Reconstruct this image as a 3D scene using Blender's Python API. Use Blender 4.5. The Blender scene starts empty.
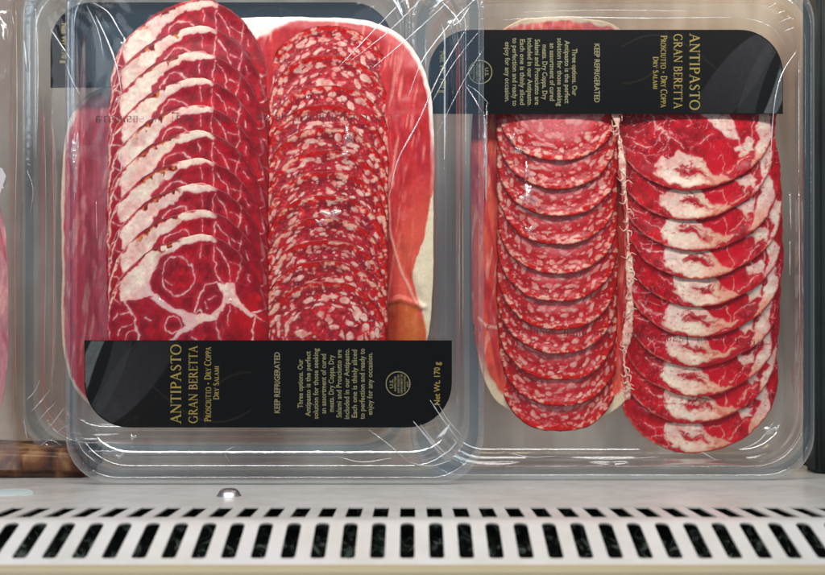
import bpy, bmesh, math, random
import numpy as np
from mathutils import Matrix, Vector

# ------------------------------------------------------------------ scene, camera, light
SC = bpy.context.scene
COL = SC.collection
U = 0.0005                      # one unit of the layout = half a millimetre
D = 1146.0                      # camera distance in units
PITCH = math.radians(15.7)      # camera looks down, packs lean back by the same angle
ROT = Matrix.Rotation(math.pi / 2 - PITCH, 4, 'X')
ORG = Vector((0, 0, 0.16))

def W(x, y, z):
    return ORG + ROT.to_3x3() @ (Vector((x, y, z)) * U)

def P(px, py, z=0.0):           # layout point at depth z
    s = (D - z) / D
    return ((px - 412.5) * s, (287.5 - py) * s, z)

cam_d = bpy.data.cameras.new('camera')
cam = bpy.data.objects.new('camera', cam_d)
COL.objects.link(cam)
cam.location = W(0, 0, D)
cam.rotation_euler = (math.pi / 2 - PITCH, 0, 0)
cam_d.sensor_width = 36.0
cam_d.lens = 36.0 * D / 825.0
cam_d.clip_start = 0.02
cam_d.clip_end = 20.0
cam_d.dof.use_dof = True
cam_d.dof.focus_distance = (D + 6) * U
cam_d.dof.aperture_fstop = 9.5
SC.camera = cam

SC.view_settings.view_transform = 'Standard'
SC.view_settings.look = 'None'
SC.view_settings.exposure = 0.0
SC.view_settings.gamma = 1.0
SC.cycles.use_denoising = True
SC.cycles.transparent_max_bounces = 40
SC.cycles.max_bounces = 10
SC.cycles.glossy_bounces = 4
SC.cycles.caustics_reflective = False
SC.cycles.caustics_refractive = False

world = bpy.data.worlds.new('World')
SC.world = world
world.use_nodes = True
bg = world.node_tree.nodes['Background']
bg.inputs[0].default_value = (0.80, 0.90, 1.0, 1)
bg.inputs[1].default_value = 0.22

def area(name, loc, target, sx, sy, power, col):
    l = bpy.data.lights.new(name, 'AREA')
    l.shape = 'RECTANGLE'; l.size = sx * U; l.size_y = sy * U
    l.energy = power; l.color = col
    o = bpy.data.objects.new(name, l); COL.objects.link(o)
    o.location = W(*loc)
    d = W(*target) - W(*loc)
    o.rotation_euler = d.to_track_quat('-Z', 'Y').to_euler()
    return o

area('case_lamp', (0, 640, 520), (0, 0, 0), 1500, 90, 2.6, (1.0, 0.98, 0.955))
area('rear_fill', (0, -232, -225), (0, 40, -330), 1300, 24, 0.20, (1.0, 0.96, 0.88))  # unseen fill added below and behind the ledge to brighten the back wall
area('warm_fill', (330, 430, -150), (300, 60, -330), 620, 30, 0.22, (1.0, 0.74, 0.40))  # unseen warm backlight added behind the packs to tint the back wall
area('aisle_light', (-760, 420, 900), (-150, 0, 0), 420, 260, 0.45, (0.85, 0.93, 1.0))

# ------------------------------------------------------------------ small helpers
def lin(c):
    c = np.asarray(c, dtype=float)
    return np.where(c <= 0.04045, c / 12.92, ((c + 0.055) / 1.055) ** 2.4)

def rgb(r, g, b):
    v = lin(np.array([r, g, b]) / 255.0)
    return (float(v[0]), float(v[1]), float(v[2]), 1.0)

def tag(o, label=None, cat=None, group=None, kind=None):
    if label: o['label'] = label
    if cat: o['category'] = cat
    if group: o['group'] = group
    if kind: o['kind'] = kind
    return o

def empty(name, base):
    o = bpy.data.objects.new(name, None)
    COL.objects.link(o)
    o.empty_display_size = 0.02
    o.location = W(*base)
    o.rotation_euler = (math.pi / 2 - PITCH, 0, 0)
    return o

def new_mesh(name, verts, faces, m, parent=None, loc=None, smooth=True, rot180=False):
    me = bpy.data.meshes.new(name)
    v = np.asarray(verts, dtype=float) * U
    me.from_pydata([tuple(p) for p in v], [], [tuple(f) for f in faces])
    me.validate(); me.update()
    if smooth:
        me.polygons.foreach_set('use_smooth', np.ones(len(me.polygons), dtype=bool))
    if m: me.materials.append(m)
    o = bpy.data.objects.new(name, me)
    COL.objects.link(o)
    if parent:
        o.parent = parent
        if loc: o.location = Vector(loc) * U
    else:
        o.location = W(*(loc or (0, 0, 0)))
        o.rotation_euler = (math.pi / 2 - PITCH, 0, 0)
    return o

def grid_faces(nu, nv):
    a = np.arange(nu * nv).reshape(nu, nv)
    return np.stack([a[:-1, :-1], a[1:, :-1], a[1:, 1:], a[:-1, 1:]], -1).reshape(-1, 4)

def fast_mesh(name, V, F4, m, rgba=None, extra=None):
    """V (n,3) in units, F4 (k,4) quads, extra = list of further polygons"""
    me = bpy.data.meshes.new(name)
    V = np.asarray(V, dtype=np.float32) * U
    me.vertices.add(len(V)); me.vertices.foreach_set('co', V.ravel())
    loops = F4.ravel().astype(np.int32)
    tot = np.full(len(F4), 4, dtype=np.int32)
    if extra:
        for e in extra:
            loops = np.concatenate([loops, np.array(e, dtype=np.int32)])
            tot = np.append(tot, np.int32(len(e)))
    start = np.concatenate([[0], np.cumsum(tot)[:-1]]).astype(np.int32)
    me.loops.add(len(loops)); me.loops.foreach_set('vertex_index', loops)
    me.polygons.add(len(tot))
    me.polygons.foreach_set('loop_start', start)
    me.polygons.foreach_set('use_smooth', np.ones(len(tot), dtype=bool))
    if rgba is not None:
        ca = me.color_attributes.new('pattern', 'FLOAT_COLOR', 'POINT')
        ca.data.foreach_set('color', np.asarray(rgba, dtype=np.float32).ravel())
    me.update(calc_edges=True); me.validate()
    me.materials.append(m)
    return me

def ribbon(pts, ws, z=0.0):
    """flat tapered ribbon along pts"""
    pts = [Vector((p[0], p[1])) for p in pts]
    n = len(pts); V = []; F = []
    for i, p in enumerate(pts):
        t = (pts[min(i + 1, n - 1)] - pts[max(i - 1, 0)])
        if t.length < 1e-9: t = Vector((1, 0))
        t.normalize(); nrm = Vector((-t.y, t.x))
        w = ws[i] if hasattr(ws, '__len__') else ws
        V.append((p.x + nrm.x * w / 2, p.y + nrm.y * w / 2, z))
        V.append((p.x - nrm.x * w / 2, p.y - nrm.y * w / 2, z))
    for i in range(n - 1):
        F.append((2 * i, 2 * i + 1, 2 * i + 3, 2 * i + 2))
    return V, F

def tube(pts, rs, k=6, squash=1.0):
    pts = [Vector(p) for p in pts]; n = len(pts); V = []; F = []
    for i, p in enumerate(pts):
        t = pts[min(i + 1, n - 1)] - pts[max(i - 1, 0)]
        t.normalize()
        a = t.cross(Vector((0, 0, 1)))
        if a.length < 1e-6: a = Vector((1, 0, 0))
        a.normalize(); b = a.cross(t)
        for j in range(k):
            an = 2 * math.pi * j / k
            q = p + (a * math.cos(an) + b * (math.sin(an) * squash)) * rs[i]
            V.append(tuple(q))
    for i in range(n - 1):
        for j in range(k):
            F.append((i * k + j, i * k + (j + 1) % k, (i + 1) * k + (j + 1) % k, (i + 1) * k + j))
    F.append(tuple(range(k))[::-1]); F.append(tuple((n - 1) * k + j for j in range(k)))
    return V, F

class MB:
    def __init__(s): s.V = []; s.F = []
    def add(s, vf):
        o = len(s.V); s.V += list(vf[0]); s.F += [tuple(i + o for i in f) for f in vf[1]]
    def build(s, name, m, parent=None, loc=None, smooth=True):
        return new_mesh(name, s.V, s.F, m, parent, loc, smooth)

def smoothpts(pts, n=8):
    """Catmull-Rom through pts (any dimension)"""
    p = [np.array(q, dtype=float) for q in pts]
    p = [2 * p[0] - p[1]] + p + [2 * p[-1] - p[-2]]
    out = []
    for i in range(1, len(p) - 2):
        for k in range(n):
            t = k / n
            out.append(0.5 * ((2 * p[i]) + (p[i + 1] - p[i - 1]) * t + (2 * p[i - 1] - 5 * p[i] + 4 * p[i + 1] - p[i + 2]) * t * t + (3 * p[i] - p[i - 1] - 3 * p[i + 1] + p[i + 2]) * t ** 3))
    out.append(p[-2])
    return out

# ------------------------------------------------------------------ numpy noise
def _h(ix, iy, s):
    n = (ix.astype(np.int64) * 374761393 + iy.astype(np.int64) * 668265263 + int(s) * 1442695041) & 0x7fffffff
    n = ((n ^ (n >> 13)) * 1274126177) & 0x7fffffff
    n = ((n ^ (n >> 15)) * 2246822519) & 0x7fffffff
    return ((n ^ (n >> 16)) & 0xffffff) / float(0xffffff)

def vnoise(x, y, s=0):
    ix = np.floor(x); iy = np.floor(y); fx = x - ix; fy = y - iy
    fx = fx * fx * fx * (fx * (fx * 6 - 15) + 10); fy = fy * fy * fy * (fy * (fy * 6 - 15) + 10)
    a = _h(ix, iy, s); b = _h(ix + 1, iy, s); c = _h(ix, iy + 1, s); d = _h(ix + 1, iy + 1, s)
    return (a + (b - a) * fx) * (1 - fy) + (c + (d - c) * fx) * fy

def fbm(x, y, s=0, o=4):
    v = 0; a = 0.5; t = 0
    for k in range(o):
        v = v + a * vnoise(x * 2 ** k + 17.3 * k, y * 2 ** k - 9.1 * k, s + 7 * k); t += a; a *= 0.5
    return v / t

def cells(x, y, s):
    """nearest (f1, random of nearest) and second distance"""
    ix = np.floor(x); iy = np.floor(y)
    f1 = np.full(x.shape, 9.0); f2 = np.full(x.shape, 9.0); rid = np.zeros(x.shape)
    for dx in (-1, 0, 1):
        for dy in (-1, 0, 1):
            cx = ix + dx; cy = iy + dy
            qx = cx + _h(cx, cy, s); qy = cy + _h(cx, cy, s + 31)
            d = np.hypot(x - qx, y - qy)
            nr = d < f1
            f2 = np.where(nr, f1, np.minimum(f2, d))
            rid = np.where(nr, _h(cx, cy, s + 77), rid)
            f1 = np.where(nr, d, f1)
    return f1, f2, rid

def spots(x, y, s, rmin, rmax, dens=1.0):
    """signed distance (negative inside) to random discs, one per unit cell"""
    ix = np.floor(x); iy = np.floor(y); best = np.full(x.shape, 9.0)
    for dx in (-1, 0, 1):
        for dy in (-1, 0, 1):
            cx = ix + dx; cy = iy + dy
            qx = cx + _h(cx, cy, s); qy = cy + _h(cx, cy, s + 31)
            r = rmin + (rmax - rmin) * _h(cx, cy, s + 55) ** 1.5
            r = np.where(_h(cx, cy, s + 91) < dens, r, -1.0)
            an = _h(cx, cy, s + 13) * 6.283; el = 1 + 0.7 * _h(cx, cy, s + 19)
            ux = (x - qx) * np.cos(an) + (y - qy) * np.sin(an); uy = -(x - qx) * np.sin(an) + (y - qy) * np.cos(an)
            best = np.minimum(best, np.hypot(ux / el, uy * el ** .5) - r)
    return best

def sstep(a, b, x):
    t = np.clip((x - a) / (b - a), 0, 1); return t * t * (3 - 2 * t)

def segd(x, y, pts, closed=False):
    d = np.full(x.shape, 1e9); n = len(pts)
    for i in range(n if closed else n - 1):
        ax, ay = pts[i]; bx, by = pts[(i + 1) % n]
        vx, vy = bx - ax, by - ay; L = vx * vx + vy * vy + 1e-9
        t = np.clip(((x - ax) * vx + (y - ay) * vy) / L, 0, 1)
        d = np.minimum(d, np.hypot(x - ax - t * vx, y - ay - t * vy))
    return d

def polyd(x, y, pts):
    ins = np.zeros(x.shape, dtype=bool); n = len(pts)
    for i in range(n):
        ax, ay = pts[i]; bx, by = pts[(i + 1) % n]
        c = ((ay > y) != (by > y)) & (x < (bx - ax) * (y - ay) / (by - ay + 1e-12) + ax)
        ins ^= c
    d = segd(x, y, pts, True)
    return np.where(ins, -d, d)

def mixc(a, b, t):
    a = np.asarray(a, dtype=float); b = np.asarray(b, dtype=float)
    return a + (b - a) * t[..., None]

# ------------------------------------------------------------------ materials
def mat(name):
    m = bpy.data.materials.new(name); m.use_nodes = True
    nt = m.node_tree; nt.nodes.clear()
    out = nt.nodes.new('ShaderNodeOutputMaterial')
    return m, nt, out

def N(nt, t, **kw):
    n = nt.nodes.new(t)
    for k, v in kw.items():
        if k in n.inputs: n.inputs[k].default_value = v
        else: setattr(n, k, v)
    return n

def principled(name, col, rough=0.5, metal=0.0, noise=0.0, nscale=200.0, bump=0.0, bscale=400.0, coat=0.0, spec=0.5):
    m, nt, out = mat(name)
    p = N(nt, 'ShaderNodeBsdfPrincipled')
    p.inputs['Base Color'].default_value = col
    p.inputs['Roughness'].default_value = rough
    p.inputs['Metallic'].default_value = metal
    p.inputs['Coat Weight'].default_value = coat
    p.inputs['Specular IOR Level'].default_value = spec
    nt.links.new(p.outputs[0], out.inputs[0])
    tc = N(nt, 'ShaderNodeTexCoord')
    if noise:
        nz = N(nt, 'ShaderNodeTexNoise'); nz.inputs['Scale'].default_value = nscale; nz.inputs['Detail'].default_value = 5
        nt.links.new(tc.outputs['Object'], nz.inputs['Vector'])
        mx = N(nt, 'ShaderNodeMix', data_type='RGBA')
        a = tuple(c * (1 - noise) for c in col[:3]) + (1,); b = tuple(min(1, c * (1 + noise)) for c in col[:3]) + (1,)
        mx.inputs['A'].default_value = a; mx.inputs[6].default_value = a; mx.inputs[7].default_value = b
        nt.links.new(nz.outputs['Fac'], mx.inputs[0])
        nt.links.new(mx.outputs[2], p.inputs['Base Color'])
    if bump:
        n2 = N(nt, 'ShaderNodeTexNoise'); n2.inputs['Scale'].default_value = bscale; n2.inputs['Detail'].default_value = 4
        nt.links.new(tc.outputs['Object'], n2.inputs['Vector'])
        bp = N(nt, 'ShaderNodeBump'); bp.inputs['Strength'].default_value = bump; bp.inputs['Distance'].default_value = 0.0004
        nt.links.new(n2.outputs['Fac'], bp.inputs['Height'])
        nt.links.new(bp.outputs[0], p.inputs['Normal'])
    return m

def clear(name, tint=(1, 1, 1), milk=0.04, milkcol=(0.7, 0.8, 0.9), refl0=0.04, refl1=0.75, power=3.0, rough=0.06, bump=0.0, bscale=300.0, stretch=None):
    """thin clear plastic: see-through with angle dependent gloss and a trace of cloudiness"""
    m, nt, out = mat(name)
    tr = N(nt, 'ShaderNodeBsdfTransparent'); tr.inputs[0].default_value = tint + (1,)
    gl = N(nt, 'ShaderNodeBsdfGlossy'); gl.inputs['Roughness'].default_value = rough; gl.inputs[0].default_value = (1, 1, 1, 1)
    df = N(nt, 'ShaderNodeBsdfDiffuse'); df.inputs[0].default_value = milkcol + (1,)
    lw = N(nt, 'ShaderNodeLayerWeight'); lw.inputs['Blend'].default_value = 0.5
    pw = N(nt, 'ShaderNodeMath', operation='POWER'); pw.inputs[1].default_value = power
    nt.links.new(lw.outputs['Facing'], pw.inputs[0])
    mr = N(nt, 'ShaderNodeMapRange'); mr.inputs['To Min'].default_value = refl0; mr.inputs['To Max'].default_value = refl1
    nt.links.new(pw.outputs[0], mr.inputs['Value'])
    m1 = N(nt, 'ShaderNodeMixShader'); m1.inputs[0].default_value = milk
    nt.links.new(tr.outputs[0], m1.inputs[1]); nt.links.new(df.outputs[0], m1.inputs[2])
    m2 = N(nt, 'ShaderNodeMixShader')
    nt.links.new(mr.outputs[0], m2.inputs[0]); nt.links.new(m1.outputs[0], m2.inputs[1]); nt.links.new(gl.outputs[0], m2.inputs[2])
    nt.links.new(m2.outputs[0], out.inputs[0])
    if bump:
        tc = N(nt, 'ShaderNodeTexCoord'); mp = N(nt, 'ShaderNodeMapping')
        if stretch: mp.inputs['Scale'].default_value = stretch
        nt.links.new(tc.outputs['Object'], mp.inputs[0])
        nz = N(nt, 'ShaderNodeTexNoise'); nz.inputs['Scale'].default_value = bscale; nz.inputs['Detail'].default_value = 3
        nt.links.new(mp.outputs[0], nz.inputs['Vector'])
        bp = N(nt, 'ShaderNodeBump'); bp.inputs['Strength'].default_value = bump; bp.inputs['Distance'].default_value = 0.001
        nt.links.new(nz.outputs['Fac'], bp.inputs['Height'])
        for n in (gl, lw): nt.links.new(bp.outputs[0], n.inputs['Normal'])
    return m

def meat(name, rough=0.38, bump=0.5, bscale=900.0, sss=0.0):
    m, nt, out = mat(name)
    at = N(nt, 'ShaderNodeAttribute'); at.attribute_name = 'pattern'
    tc = N(nt, 'ShaderNodeTexCoord')
    nz = N(nt, 'ShaderNodeTexNoise'); nz.inputs['Scale'].default_value = 700; nz.inputs['Detail'].default_value = 6
    nt.links.new(tc.outputs['Object'], nz.inputs['Vector'])
    mr = N(nt, 'ShaderNodeMapRange'); mr.inputs['From Min'].default_value = 0.3; mr.inputs['From Max'].default_value = 0.7
    mr.inputs['To Min'].default_value = 0.92; mr.inputs['To Max'].default_value = 1.09
    nt.links.new(nz.outputs['Fac'], mr.inputs['Value'])
    ml = N(nt, 'ShaderNodeVectorMath', operation='SCALE')
    nt.links.new(at.outputs['Color'], ml.inputs[0]); nt.links.new(mr.outputs[0], ml.inputs['Scale'])
    p = N(nt, 'ShaderNodeBsdfPrincipled')
    nt.links.new(ml.outputs[0], p.inputs['Base Color'])
    p.inputs['Roughness'].default_value = rough
    p.inputs['Specular IOR Level'].default_value = 0.35
    if sss:
        p.inputs['Subsurface Weight'].default_value = sss
        p.inputs['Subsurface Radius'].default_value = (1.0, 0.3, 0.2); p.inputs['Subsurface Scale'].default_value = 0.0008
    n2 = N(nt, 'ShaderNodeTexNoise'); n2.inputs['Scale'].default_value = bscale; n2.inputs['Detail'].default_value = 4
    nt.links.new(tc.outputs['Object'], n2.inputs['Vector'])
    bp = N(nt, 'ShaderNodeBump'); bp.inputs['Strength'].default_value = bump; bp.inputs['Distance'].default_value = 0.0006
    nt.links.new(n2.outputs['Fac'], bp.inputs['Height']); nt.links.new(bp.outputs[0], p.inputs['Normal'])
    nt.links.new(p.outputs[0], out.inputs[0])
    return m

M = {}
M['white'] = principled('white enamel', rgb(232, 236, 241), 0.22, noise=0.03, nscale=30, bump=0.03, bscale=60, spec=0.3)
def worn(name):
    m, nt, out = mat(name)
    p = N(nt, 'ShaderNodeBsdfPrincipled'); p.inputs['Specular IOR Level'].default_value = 0.35
    tc = N(nt, 'ShaderNodeTexCoord')
    a = N(nt, 'ShaderNodeTexNoise'); a.inputs['Scale'].default_value = 28; a.inputs['Detail'].default_value = 6; a.inputs['Roughness'].default_value = .7
    b = N(nt, 'ShaderNodeTexNoise'); b.inputs['Scale'].default_value = 420; b.inputs['Detail'].default_value = 2
    for n in (a, b): nt.links.new(tc.outputs['Object'], n.inputs['Vector'])
    r1 = N(nt, 'ShaderNodeValToRGB'); r1.color_ramp.elements[0].position = .30; r1.color_ramp.elements[0].color = rgb(200, 198, 192); r1.color_ramp.elements[1].position = .6; r1.color_ramp.elements[1].color = rgb(213, 213, 211)
    r2 = N(nt, 'ShaderNodeValToRGB'); r2.color_ramp.elements[0].position = .755; r2.color_ramp.elements[0].color = (0, 0, 0, 1); r2.color_ramp.elements[1].position = .79; r2.color_ramp.elements[1].color = (1, 1, 1, 1)
    nt.links.new(a.outputs['Fac'], r1.inputs[0]); nt.links.new(b.outputs['Fac'], r2.inputs[0])
    mx = N(nt, 'ShaderNodeMix', data_type='RGBA'); mx.inputs[7].default_value = rgb(150, 138, 122)
    nt.links.new(r2.outputs[0], mx.inputs[0]); nt.links.new(r1.outputs[0], mx.inputs[6]); nt.links.new(mx.outputs[2], p.inputs['Base Color'])
    rr = N(nt, 'ShaderNodeMapRange'); rr.inputs['To Min'].default_value = .12; rr.inputs['To Max'].default_value = .34
    nt.links.new(a.outputs['Fac'], rr.inputs['Value']); nt.links.new(rr.outputs[0], p.inputs['Roughness'])
    nt.links.new(p.outputs[0], out.inputs[0])
    return m
M['white'] = worn('worn white enamel')
M['cream'] = principled('cream bumper', rgb(178, 164, 132), 0.45, noise=0.06, nscale=40)
M['duct'] = principled('duct lining', rgb(26, 30, 24), 0.35)
M['steel'] = principled('screw steel', rgb(190, 190, 192), 0.34, metal=1.0, bump=0.1, bscale=300)
M['cap'] = principled('pale plug', rgb(205, 224, 226), 0.25, noise=0.05)
M['tray'] = clear('clear tray plastic', (0.94, 0.97, 0.99), 0.055, (0.20, 0.52, 0.80), 0.09, 0.9, 2.2, 0.055, bump=0.10, bscale=160)
M['lip'] = clear('tray rim', (0.90, 0.95, 0.98), 0.07, (0.70, 0.82, 0.95), 0.10, 0.95, 1.5, 0.07, bump=0.2, bscale=500)
M['flange'] = clear('tray flange', (0.62, 0.74, 0.84), 0.05, (0.26, 0.46, 0.68), 0.07, 0.85, 2.0, 0.10, bump=0.2, bscale=300)
M['film'] = clear('lidding film', (1, 1, 1), 0.003, (0.62, 0.74, 0.95), 0.014, 0.75, 3.2, 0.07, bump=0.10, bscale=90)
M['crease'] = clear('film crease', (1, 1, 1), 0.34, (0.95, 0.96, 1.0), 0.25, 0.9, 1.5, 0.12)  # white put into the colour stands in for light caught along folds
M['label'] = principled('black label print', rgb(8, 8, 9), 0.4, noise=0.15, nscale=600, spec=0.12)
M['gold'] = principled('gold ink', rgb(156, 138, 70), 0.35, noise=0.25, nscale=1500)
M['pale_gold'] = principled('pale gold ink', rgb(146, 139, 100), 0.4, noise=0.2, nscale=1500)
M['ink'] = principled('dot print ink', rgb(58, 28, 36), 0.6, noise=0.4, nscale=2500)
M['coppa'] = meat('coppa meat', 0.34, 0.16, 500)
M['salami'] = meat('salami meat', 0.32, 0.4, 700)
M['ham'] = meat('prosciutto meat', 0.34, 0.22, 300)
M['fat'] = meat('ragged fat', 0.4, 0.6, 900)

# ------------------------------------------------------------------ the case: back wall, grille
def wall_material():
    m, nt, out = mat('case back')
    tc = N(nt, 'ShaderNodeTexCoord'); mp = N(nt, 'ShaderNodeMapping'); mp.inputs['Scale'].default_value = (1.0, 0.35, 1)
    nt.links.new(tc.outputs['Object'], mp.inputs[0])
    nz = N(nt, 'ShaderNodeTexNoise'); nz.inputs['Scale'].default_value = 26; nz.inputs['Detail'].default_value = 3
    nt.links.new(mp.outputs[0], nz.inputs['Vector'])
    cr = N(nt, 'ShaderNodeValToRGB')
    cr.color_ramp.elements[0].position = 0.30; cr.color_ramp.elements[0].color = rgb(116, 96, 80)
    cr.color_ramp.elements[1].position = 0.72; cr.color_ramp.elements[1].color = rgb(176, 168, 158)
    e = cr.color_ramp.elements.new(0.52); e.color = rgb(146, 132, 118)
    nt.links.new(nz.outputs['Fac'], cr.inputs[0])
    p = N(nt, 'ShaderNodeBsdfPrincipled'); p.inputs['Roughness'].default_value = 0.55
    nt.links.new(cr.outputs[0], p.inputs['Base Color']); nt.links.new(p.outputs[0], out.inputs[0])
    return m
V = []; F = []
for i, x in enumerate(np.linspace(-800, 800, 9)):
    for j, y in enumerate(np.linspace(-430, 540, 7)):
        V.append((x, y, -330 - 3 * math.sin(i * 1.3)))
F = grid_faces(9, 7)[:, ::-1]
o = new_mesh('back_wall', V, F, wall_material()); o['kind'] = 'structure'
sm = o.modifiers.new('thick', 'SOLIDIFY'); sm.thickness = 4 * U

def yA(z): return -197.5 + 0.0576 * z                 # rear facet of the grille panel
def yB(z): return yA(241) - 0.282 * (z - 241)         # front facet

grille = empty('air_grille', (0, -198, 0))
tag(grille, 'white enamelled air grille with two rows of slots in front of the packs', 'grille')
GB = Vector((0, -198, 0))
def slot_loop(x0, x1, z0, z1, rb, rf, n=6):
    """loop of a slot, z0 back, z1 front; corner radii back and front; starts at back-left going to back-right"""
    pts = []
    for cx, cz, a0, r in ((x0 + rb, z0 + rb, math.pi, rb), (x1 - rb, z0 + rb, 1.5 * math.pi, rb), (x1 - rf, z1 - rf, 0, rf), (x0 + rf, z1 - rf, .5 * math.pi, rf)):
        for k in range(n + 1):
            a = a0 + k / n * math.pi / 2
            pts.append((cx + r * math.cos(a), cz + r * math.sin(a)))
    return pts
bm = bmesh.new()
def gv(x, z, fy): return bm.verts.new(Vector((x, fy(z), z)) * U - GB * U)
PIT = 22.1; NS = 27; X0 = -4.0
def slot_row(z0, z1, s0, s1, w, rb, rf, fy):
    n = 6
    for i in range(-NS, NS + 1):
        xc = X0 + i * PIT; xa, xb = xc - PIT / 2, xc + PIT / 2
        loop = slot_loop(xc - w / 2, xc + w / 2, s0, s1, rb, rf, n)
        # outer loop with as many vertices, sampled on the rectangle in the same order
        outer = []
        m = n + 1
        cs = [(xa, z0), (xb, z0), (xb, z1), (xa, z1)]
        for c in range(4):
            pc = cs[c]; pp = cs[c - 1]; pn = cs[(c + 1) % 4]
            for k in range(m):
                t = (k / n) - 0.5
                if t <= 0: q = (pc[0] + (pp[0] - pc[0]) * (-t) * .6, pc[1] + (pp[1] - pc[1]) * (-t) * .6)
                else: q = (pc[0] + (pn[0] - pc[0]) * t * .6, pc[1] + (pn[1] - pc[1]) * t * .6)
                outer.append(q)
        a = [gv(x, z, fy) for x, z in outer]; b = [gv(x, z, fy) for x, z in loop]
        L = len(a)
        for k in range(L):
            k2 = (k + 1) % L
            bm.faces.new((a[k], a[k2], b[k2], b[k]))
def strip(zs, fy, xs=None):
    xs = xs or (X0 - (NS + .5) * PIT, X0 + (NS + .5) * PIT)
    rows = [[gv(x, z, fy) for x in np.linspace(xs[0], xs[1], 2 * NS + 2)] for z in zs]
    for r in range(len(zs) - 1):
        for k in range(len(rows[0]) - 1):
            bm.faces.new((rows[r][k], rows[r][k + 1], rows[r + 1][k + 1], rows[r + 1][k]))
def fy(z):
    if z <= 233: return yA(z)
    if z >= 249: return yB(z)
    t = (z - 233) / 16.0
    return (1 - t) ** 2 * yA(233) + 2 * t * (1 - t) * yA(241) + t * t * yB(249)
strip([-160, -60, 0, 60, 120, 160], fy)
slot_row(160, 230, 164, 226, 12.6, 1.6, 1.6, fy)
strip([230, 232, 234.5, 237, 239, 241, 242.5], fy)
slot_row(242.5, 303, 245, 299.5, 11.2, 5.3, 3.0, fy)
strip([303, 307, 310], fy)
bmesh.ops.remove_doubles(bm, verts=bm.verts, dist=0.02 * U)
bmesh.ops.recalc_face_normals(bm, faces=bm.faces)
me = bpy.data.meshes.new('slotted_panel'); bm.to_mesh(me); bm.free()
me.materials.append(M['white'])
if sum(p.normal.y * p.area for p in me.polygons) < 0: me.flip_normals()
panel = bpy.data.objects.new('slotted_panel', me); COL.objects.link(panel); panel.parent = grille
sd = panel.modifiers.new('thick', 'SOLIDIFY'); sd.thickness = 1.5 * U; sd.offset = -1
bv = panel.modifiers.new('edge', 'BEVEL'); bv.width = 0.5 * U; bv.segments = 2; bv.angle_limit = math.radians(50); bv.limit_method = 'ANGLE'
# rolled front bumper in cream
prof = []
zc, yc = 308.5, fy(308.5) - 9.0
for k in range(9):
    a = math.radians(100 - k * 100 / 8)
    prof.append((zc + 9.0 * math.cos(a), yc + 9.0 * math.sin(a)))
prof += [(zc + 9.2, yc - 20), (zc + 9.0, yc - 60), (zc + 4, yc - 62)]
V = []; 
for x in (-640, -320, 0, 320, 640):
    for z, y in prof: V.append((x, y + 198, z))
Fb = grid_faces(5, len(prof))
new_mesh('bumper_rail', V, Fb, M['cream'], grille)
# dark duct below the slots
V = []
duct = [(151, -190.6), (152, -262), (310, -290), (312, -232)]
for x in (-640, 640):
    for z, y in duct: V.append((x, y + 198, z))
def duct_material():
    m, nt, out = mat('duct lining wet')
    tc = N(nt, 'ShaderNodeTexCoord')
    nz = N(nt, 'ShaderNodeTexNoise'); nz.inputs['Scale'].default_value = 130; nz.inputs['Detail'].default_value = 8; nz.inputs['Distortion'].default_value = 2.0
    nt.links.new(tc.outputs['Object'], nz.inputs['Vector'])
    cr = N(nt, 'ShaderNodeValToRGB')
    cr.color_ramp.elements[0].position = 0.46; cr.color_ramp.elements[0].color = rgb(6, 8, 6)
    cr.color_ramp.elements[1].position = 0.66; cr.color_ramp.elements[1].color = rgb(132, 144, 136)
    e = cr.color_ramp.elements.new(0.54); e.color = rgb(44, 54, 44)
    nt.links.new(nz.outputs['Fac'], cr.inputs[0])
    p = N(nt, 'ShaderNodeBsdfPrincipled'); p.inputs['Roughness'].default_value = 0.5
    nt.links.new(cr.outputs[0], p.inputs['Base Color']); nt.links.new(p.outputs[0], out.inputs[0])
    return m
new_mesh('duct_lining', V, grid_faces(2, 4), duct_material(), grille, smooth=False)

def dome_screw(px, py, r, h, m, name, slot=True):
    # find z where facet A projects to py
    lo, hi = -60.0, 240.0
    for _ in range(60):
        z = (lo + hi) / 2
        if 287.5 - fy(z) * D / (D - z) < py: lo = z
        else: hi = z
    x = (px - 412.5) * (D - z) / D
    V = []; F = []; k = 28
    prof = [(r * 1.08, 0.0), (r * 1.08, .8), (r, 1.0), (r * .96, h * .35), (r * .82, h * .68), (r * .55, h * .92), (r * .25, h), (0.02, h * 1.01)]
    for rr, hh in prof:
        for j in range(k):
            a = 2 * math.pi * j / k
            V.append((x + rr * math.cos(a), fy(z) + hh + 198, z + rr * math.sin(a)))
    for i in range(len(prof) - 1):
        for j in range(k):
            F.append((i * k + j, (i + 1) * k + j, (i + 1) * k + (j + 1) % k, i * k + (j + 1) % k))
    return new_mesh(name, V, F, m, grille)
dome_screw(229, 496, 10.5, 7.0, M['steel'], 'screw')
dome_screw(8, 494, 22, 1.8, M['cap'], 'plug')

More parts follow.
